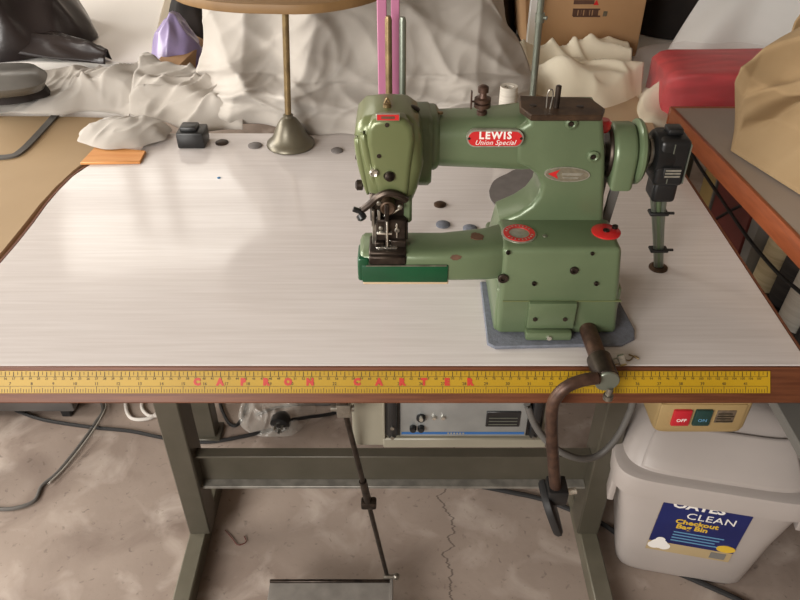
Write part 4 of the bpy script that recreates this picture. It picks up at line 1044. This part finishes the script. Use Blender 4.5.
# thread rods and pink strips behind the machine head
yr = .235
for px, m_, lab_, top in ((389, 'brass_rod', 'brownish thread rod between the two pink strips', 16), (402.5, 'grey_rod', 'grey thread rod right of the pink strips', 17)):
    p = ony(px, 90, yr); z1 = ony(px, top, yr).z
    b = B(); lathe(b, [(.016, 0), (.016, .004), (.006, .006), (.0042, .008), (.0042, z1-TOP-.004), (.003, z1-TOP), (0, z1-TOP)], (p.x, yr, TOP), n=16); single('thread_rod', b, m_, lab_, 'rod', 'thread rods behind the head')
for px, w, lab_ in ((382.5, 9, 'pink plastic strip at the left behind the machine head'), (395.5, 8, 'pink plastic strip between the two thread rods')):
    p = ony(px, 60, .26); ww = w/2*(p-CAM).length/F*.98
    b = B(); boxb(b, p.x-ww, p.x+ww, .258, .262, TOP, 1.19, .001, 1); boxb(b, p.x-ww-.003, p.x+ww+.003, .252, .268, TOP, TOP+.006, .001, 1); single('pink_strip', b, 'pink', lab_, 'strip', 'pink strips')
# tall thin pole at right behind the machine
pa = onz(531, 160); yp = .56
pT = ony(541, 0, yp); pB = ony(531, 115, yp)
dirv = (pT-pB); t_ = (TOP-pB.z)/dirv.z
bot = pB + dirv*t_
po = thing('thread_pole', (bot.x, bot.y, TOP), 'tall grey-green steel pole behind the machine column', 'pole')
b = B(); cyl(b, bot, pT+dirv*.35, .0056, n=16); obj('tube', b, 'grey_rod', po)
b = B(); mm = ony(540, 17, yp); cyl(b, mm-dirv.normalized()*.008, mm+dirv.normalized()*.006, .0075, n=16); lathe(b, [(.003, 0), (.003, .012)], mm, (.8, -.5, 0), 10); obj('joint', b, 'grey_rod', po)
b = B(); lathe(b, [(.028, 0), (.028, .004), (.010, .007), (.006, .012)], (bot.x, bot.y, TOP), n=24); obj('base', b, 'grey_rod', po)
# white spool cup
p = onz(508, 108, TOP); yq = .44; zq0 = TOP
p = onz(508, 121, TOP)
b = B(); p = ony(508, 100, .60); zt3 = ony(508, 86, .60).z
lathe(b, [(.016, 0), (.016, .004), (.0155, zt3-TOP-.002), (.015, zt3-TOP), (.008, zt3-TOP-.001), (.007, zt3-TOP-.02), (0, zt3-TOP-.02)], (p.x, .60, TOP), n=28); single('thread_spool', b, 'white_thread', 'white thread spool standing behind the tension unit', 'spool')

# ================================================================== BACKGROUND RIGHT
# right-hand back table
b = B(); boxb(b, .52, 1.9, .70, 2.1, BT-.03, BT, .004, 1); rt2 = thing('rear_bench', (1.2, 1.5, 0), 'bench under the cardboard box, covered by cream cloth', 'bench')
obj('benchtop', b, 'white_board', rt2)
for x, y in ((.6, .8), (1.8, .8), (.6, 2.0), (1.8, 2.0)):
    b = B(); boxb(b, x-.025, x+.025, y-.025, y+.025, 0, BT-.03, .003, 1); obj('leg', b, 'frame', rt2)
# cream cloth heap
def cream(u, v):
    x = .17 + .335*u; hem = .80 + .05*math.sin(u*7) ; y = hem + (1.022-hem)*v
    k = min(1, v*6)*min(1, (1-v)*8+.3); 
    return (x, y, BT+.008 + k*(.025 + .055*folds(x, y*1.2, 8, 12.3, .2, 2.6) + .02*folds(x, y, 18, 3.9, -.3, 2)))
single('cream_cloth', grid(cream, 90, 60), 'cream_sheet', 'crumpled cream cloth in front of the cardboard box', 'cloth', smooth=180, solid=.0015)
# beige pattern card lying behind the machine
cpts = smoothpath([onz(*q, TOP+.003) for q in ((505, 120), (506, 98), (522, 90), (545, 85), (580, 83), (612, 84), (630, 91), (643, 105), (652, 122), (657, 140), (650, 158), (600, 160), (540, 158), (510, 150))], 3)
b = B(); prism(b, [(p.x, p.y) for p in cpts], TOP, TOP+.004, 0, 1, axis='z'); single('pattern_card', b, 'beige_card', 'beige card with a rounded corner lying behind the machine', 'card')
def cream2(u, v):
    p = onz(632+40*u+8*v, 132-44*v, BT+.002); k = math.sin(PI*min(1, max(0, v)))**.4*math.sin(PI*u)**.4
    return (p.x, p.y, BT+.006+k*(.02+.04*folds(p.x, p.y, 15, 6.1, .8)))
single('cloth_edge', grid(cream2, 36, 30), 'cream_sheet', 'cream cloth end between the beige card and the red parcel', 'cloth', smooth=180, solid=.0015)
# cardboard box
yx = 1.03
q = [ony(*k, yx) for k in ((527, 57), (636, 57), (643, 0), (514, 0))]
cbx = thing('cardboard_box', ((q[0].x+q[1].x)/2, yx+.15, BT+.03), 'brown cardboard box with printed symbols behind the machine', 'box')
zb_ = q[0].z
b = B(); prism(b, [(q[0].x, zb_), (q[1].x, zb_), (q[2].x+.008, zb_+.36), (q[3].x-.008, zb_+.36)], yx, yx+.32, .004, 2); obj('carton', b, 'cardboard', cbx)
b = B(); boxb(b, q[0].x+.02, q[1].x-.02, yx+.02, yx+.3, BT, zb_+.002); obj('bottom', b, 'cardboard', cbx)
M['print'] = mat('dark_print', '#54382a', .7)
b = B(); yq = yx-.0004
def pr_(x0, y0, x1, y1):
    a, c = ony(x0, y0, yx), ony(x1, y1, yx); boxb(b, a.x, c.x, yq-.0005, yq+.001, c.z, a.z)
pr_(574, 0, 594, 4.2); 
pr_(573, 8.5, 600, 10); pr_(573, 15.5, 600, 17)
for k, w in enumerate((2.2, 1.0, 1.6, .8, 2.4, 1.2, .8, 2.0, 1.4)): pr_(573+k*2.9, 9.5, 573+k*2.9+w, 16)
obj('printed_symbol', b, 'print', cbx)
b = B(); a = ony(596, 5, yx); prism(b, [(a.x-.006, a.z), (a.x+.006, a.z), (a.x, a.z+.011)], yq-.0005, yq+.001); obj('red_symbol', b, 'plate_red', cbx, label='small red triangle')
b = B(); a = ony(605, 14, yx); prism(b, [(a.x-.005, a.z-.005), (a.x+.004, a.z-.005), (a.x+.005, a.z+.006), (a.x-.004, a.z+.006)], yq-.0005, yq+.001); obj('leaf_symbol', b, 'bell', cbx)
p = ony(529, 52, .98)
b = B(); boxb(b, p.x-.008, p.x+.008, .975, .99, BT, BT+.45, .002, 1); single('white_post', b, 'white_plastic_sheet', 'narrow white post at the left corner of the cardboard box', 'post')
# dark things around the box
p = ony(500, 40, 1.15)
single('black_cloth_pile', lump(p.x-.075, 1.32, .14, .17, .33, 5.5, .7, .08, 7, BT), 'black_cloth', 'black cloth pile left of the cardboard box', 'cloth', smooth=180)
p = ony(672, 40, 1.15)
single('black_sack', lump(p.x+.06, 1.42, .17, .17, .42, 8.5, 1.2, .06, 6, BT), 'black_cloth', 'black sack between the cardboard box and the white plastic sheet', 'bag', smooth=180)
# ---- right-hand table
RT0 = .815
rtb = thing('right_table', (.9, .5, 0), 'grey-topped table with an orange-brown edge along the right side', 'table')
e1, e2 = onz(674, 108, RT0), onz(800, 236, RT0)
ed = (e2-e1); e3 = e1+ed*2.2
b = B(); prism(b, [(e1.x, e1.y), (1.35, e1.y), (1.35, e3.y), (e3.x, e3.y)], RT0-.032, RT0, .001, 1, axis='z'); obj('tabletop', b, 'table2_top', rtb)
b = B(); nn = Vector((-ed.y, ed.x, 0)).normalized(); nn = nn if nn.x < 0 else -nn
def edge(a, c, z0, z1, o0, o1): return prism(b, [(a.x+nn.x*o0, a.y+nn.y*o0), (c.x+nn.x*o0, c.y+nn.y*o0), (c.x+nn.x*o1, c.y+nn.y*o1), (a.x+nn.x*o1, a.y+nn.y*o1)], z0, z1, .002, 2, axis='z')
edge(e1, e3, RT0-.034, RT0+.0005, -.002, .006); boxb(b, e1.x-.006, 1.35, e1.y, e1.y+.008, RT0-.034, RT0+.0005, .002, 1)
obj('edge_strip', b, 'table2_edge', rtb, label='orange-brown wooden edge')
b = B(); boxb(b, .85, 1.33, .60, .62, 0, RT0-.032); boxb(b, 1.3, 1.33, -.4, .60, 0, RT0-.032); obj('side_panel', b, 'table2_edge', rtb)
b = B(); boxb(b, .60, 1.3, -.35, .692, .49, .51, .002, 1); obj('shelf', b, 'grey_box', rtb)
b = B(); boxb(b, .60, .63, -.35, -.32, 0, .49); obj('leg', b, 'frame', rtb)
# things on its shelf
XS = .64; ZS = .51
def shelfbox(pxa, pya, pxb, pyb, m_, lab_, cat, h=.25, dx=.16, nm='shelf_box', lid=None):
    y1, y0 = min(.69, onx(pxa, pya, XS).y), onx(pxb, pyb, XS).y
    b = B(); boxb(b, XS, XS+dx, y0+.002, y1-.002, ZS, ZS+h, .003, 2); o = single(nm, b, m_, lab_, cat, 'boxes on the shelf under the right table'); return o
shelfbox(690, 165, 703, 180, 'pale_box', 'pale yellow box on the shelf under the right table, nearest the sensor', 'box', .245)
shelfbox(704, 180, 714, 192, 'grey_box', 'narrow grey box standing right after the pale yellow one', 'box', .25)
shelfbox(715, 193, 745, 232, 'oxblood', 'dark red box on the shelf beyond the sewing table edge', 'box', .24)
shelfbox(746, 233, 753, 243, 'grey_box', 'narrow grey box between the dark red box and the thread cones', 'box', .235)
def cone(y, m_, lab_, r=.035, x=XS+.04):
    t = thing('thread_cone', (x, y, ZS), lab_, 'thread cone', 'thread cones on the shelf')
    b = B(); lathe(b, [(r, 0), (r*1.02, .01), (r*.75, .17), (r*.7, .175), (.012, .176)], (x, y, ZS+.012), n=24); obj('yarn', b, m_, t)
    b = B(); lathe(b, [(r*.9, 0), (r*.95, .006), (r*.8, .013)], (x, y, ZS), n=24); lathe(b, [(.016, 0), (.013, .03), (.010, .031), (.009, .001)], (x, y, ZS+.18), n=20); obj('spool_core', b, 'black_matt', t)
    return t
ys = [onx(px, py, XS).y for px, py in ((760, 252), (772, 266), (786, 284), (800, 304))]
cone(ys[0], 'cream_thread', 'cream thread cone next to the narrow grey box'); cone(ys[1]-.004, 'dark_thread', 'dark thread cone between two pale cones', x=XS+.05)
cone(ys[2]-.01, 'white_thread', 'white thread cone at the right frame edge'); cone(ys[3]-.02, 'dark_thread', 'dark thread cone lowest at the right frame edge')
# dark bits nearer the gap
b = B(); tube(b, [onx(*q, .60) for q in ((690, 150), (700, 167), (722, 200), (748, 238), (775, 270), (800, 292), (830, 318))], .0032, 8, 6); single('black_cable', b, 'black_matt', 'black cable strung along the gap under the right table edge', 'cable')
b = B(); tube(b, [onx(*q, .61) for q in ((716, 219), (728, 212), (744, 204))], .003, 8, 4); single('black_strap', b, 'black_matt', 'short black strap crossing the dark red box', 'strap')
b = B(); boxb(b, .595, .70, onx(735, 262, .6).y-.26, onx(735, 262, .6).y-.02, ZS, ZS+.05, .01, 2); single('black_case', b, 'black', 'black case on the shelf close to the sewing table edge', 'case')
# red parcel in clear wrap
pc = onz(700, 112, RT0); cy_ = e1.y+.13
def parcel(u, v, inf=0):
    pass
def lumpbox(cx, cy, cz, sx, sy, sz, yaw_, seed, amp, n=14, e=5):
    b = B(); secs = []
    for i in range(17):
        t_ = i/16; x = (t_-.5)*sx; k = (1-abs(2*t_-1)**14)**.3 if 0 < i < 16 else .8
        secs.append(((x, 0, sz/2), (0, sy/2*k, 0), (0, 0, sz/2*k), e))
    loft(b, secs, n=56)
    for v in b.verts:
        w = N(v.co.x*3+seed, v.co.y*14, v.co.z*14)*amp + folds(v.co.x, v.co.y+v.co.z, 16, seed, .15, 3.5)*amp
        v.co += Vector((0, v.co.y, v.co.z-sz/2)).normalized()*w if Vector((0, v.co.y, v.co.z-sz/2)).length > .001 else Vector()
        v.co.z = max(v.co.z, .001)
    b.transform(Matrix.Translation((cx, cy, cz)) @ Matrix.Rotation(yaw_, 4, 'Z')); return b
pcx, pcy, PZ = .645, .80, BT
rp_ = thing('red_parcel', (pcx, pcy, PZ), 'red fabric parcel wrapped in clear plastic behind the right table', 'parcel')
obj('bundle', lumpbox(pcx+.008, pcy, PZ+.002, .27, .155, .100, -.02, 3.3, .007, e=9), 'red_stuff', rp_, smooth=180)
obj('plastic_wrap', lumpbox(pcx-.004, pcy, PZ+.001, .31, .175, .110, -.02, 8.8, .009, e=8), 'clear', rp_, label='clear plastic wrap', smooth=180)
# white plastic sheet behind the parcel
def wsheet(u, v):
    a = Vector((.56, .93, .80)).lerp(Vector((1.05, .93, .84)), u)
    p = a.lerp(Vector((.86, 1.26, 1.06)).lerp(Vector((1.3, 1.26, 1.10)), u), v)
    am = .06*folds(u*.5 - v*.05, v*.05, 9, 2.2, .0, 3)+.02*folds(u*.5, v*.2, 7, 5.2, 1.1, 3)
    return (p.x, p.y-am, p.z+am*.6+.02*math.sin(PI*v))
single('white_plastic_sheet', grid(wsheet, 60, 50), 'white_plastic_sheet', 'glossy white plastic sheet slanting up behind the red parcel', 'sheet', smooth=180, solid=.0012)
# tan fabric folded pile on the right table
def sstep(a, b, x):
    t = min(1, max(0, (x-a)/(b-a))); return t*t*(3-2*t)
def fabric(u, v):
    # u along the hem from the far left fold to the near right, v up, over the top and down behind
    a = [Vector((.575, .535, RT0+.004)), Vector((.540, .455, RT0+.004)), Vector((.640, .16, RT0+.004))]
    base_ = a[0].lerp(a[1], u/.3) if u < .3 else a[1].lerp(a[2], (u-.3)/.7)
    inward = Vector((.80, .60, 0))
    w = min(v, .72)/.72*.9
    rise = .135*(1-(1-min(1, w*2.2))**2) + .22*max(0, w-.35)
    d_ = .02*min(1, w*2.2) + .42*max(0, w-.30)
    if v > .72:
        t = (v-.72)/.28; d_ += .16*t; rise *= 1-t*t
    rec = sstep(.02, .16, u*.95 - w*.85 - .14)      # the cloth under the big diagonal roll is set back
    q_ = w*.75 - u*.85
    am = (.060*(.5+.5*math.sin(q_*15+.6+1.2*N(u*2, w*2, 3)))**1.4)*(1-.5*rec) + .016*(1-abs(math.sin(q_*23+2*N(u*2, w*2, 7))))**1.5
    k = min(1, v*7)*(1 if v < .72 else (1-v)/.28)
    p = base_ + inward*(d_ - am*.7*k + .055*rec*min(1, v*12))
    return (p.x, p.y, max(RT0+.003, p.z + rise*(.75+.5*u) + am*.5*k))
single('tan_fabric', grid(fabric, 120, 130), 'tan_fabric', 'pile of folded tan fabric on the right table', 'fabric', smooth=180, solid=.003)

# ================================================================== LIGHT
w = bpy.data.worlds.new('room_light'); bpy.context.scene.world = w; w.use_nodes = True
bg = w.node_tree.nodes['Background']; bg.inputs[0].default_value = (1, .98, .96, 1); bg.inputs[1].default_value = .9
def area(name, loc, tgt, sx, sy, power, col):
    l = bpy.data.lights.new(name, 'AREA'); l.shape = 'RECTANGLE'; l.size = sx; l.size_y = sy; l.energy = power; l.color = col
    o = bpy.data.objects.new(name, l); COL.objects.link(o); o.location = loc
    o.rotation_euler = (Vector(tgt)-Vector(loc)).to_track_quat('-Z', 'Y').to_euler(); return o
area('front_window_light', (-1.7, -2.2, 1.7), (0, .3, .5), 1.5, 1.2, 95, (1, .96, .91))
area('left_window_light', (-2.7, .5, 1.5), (-.1, .5, .6), 1.4, 1.1, 58, (1, .94, .86))
area('left_rear_fill_light', (-2.9, 1.9, 2.0), (-.4, 1.15, .8), 1.0, .9, 45, (1, .96, .9))  # added fill that brightens the white board and cloths at the back left
area('back_window_light', ((WX0+WX1)/2, WY+.08, (WZ0+WZ1)/2), ((WX0+WX1)/2+.25, .6, .8), WX1-WX0, WZ1-WZ0, 7, (1, .93, .82))
sc = bpy.context.scene
sc.view_settings.view_transform = 'Standard'; sc.view_settings.look = 'None'; sc.view_settings.gamma = 1; sc.view_settings.use_curve_mapping = False
sc.view_settings.exposure = 0
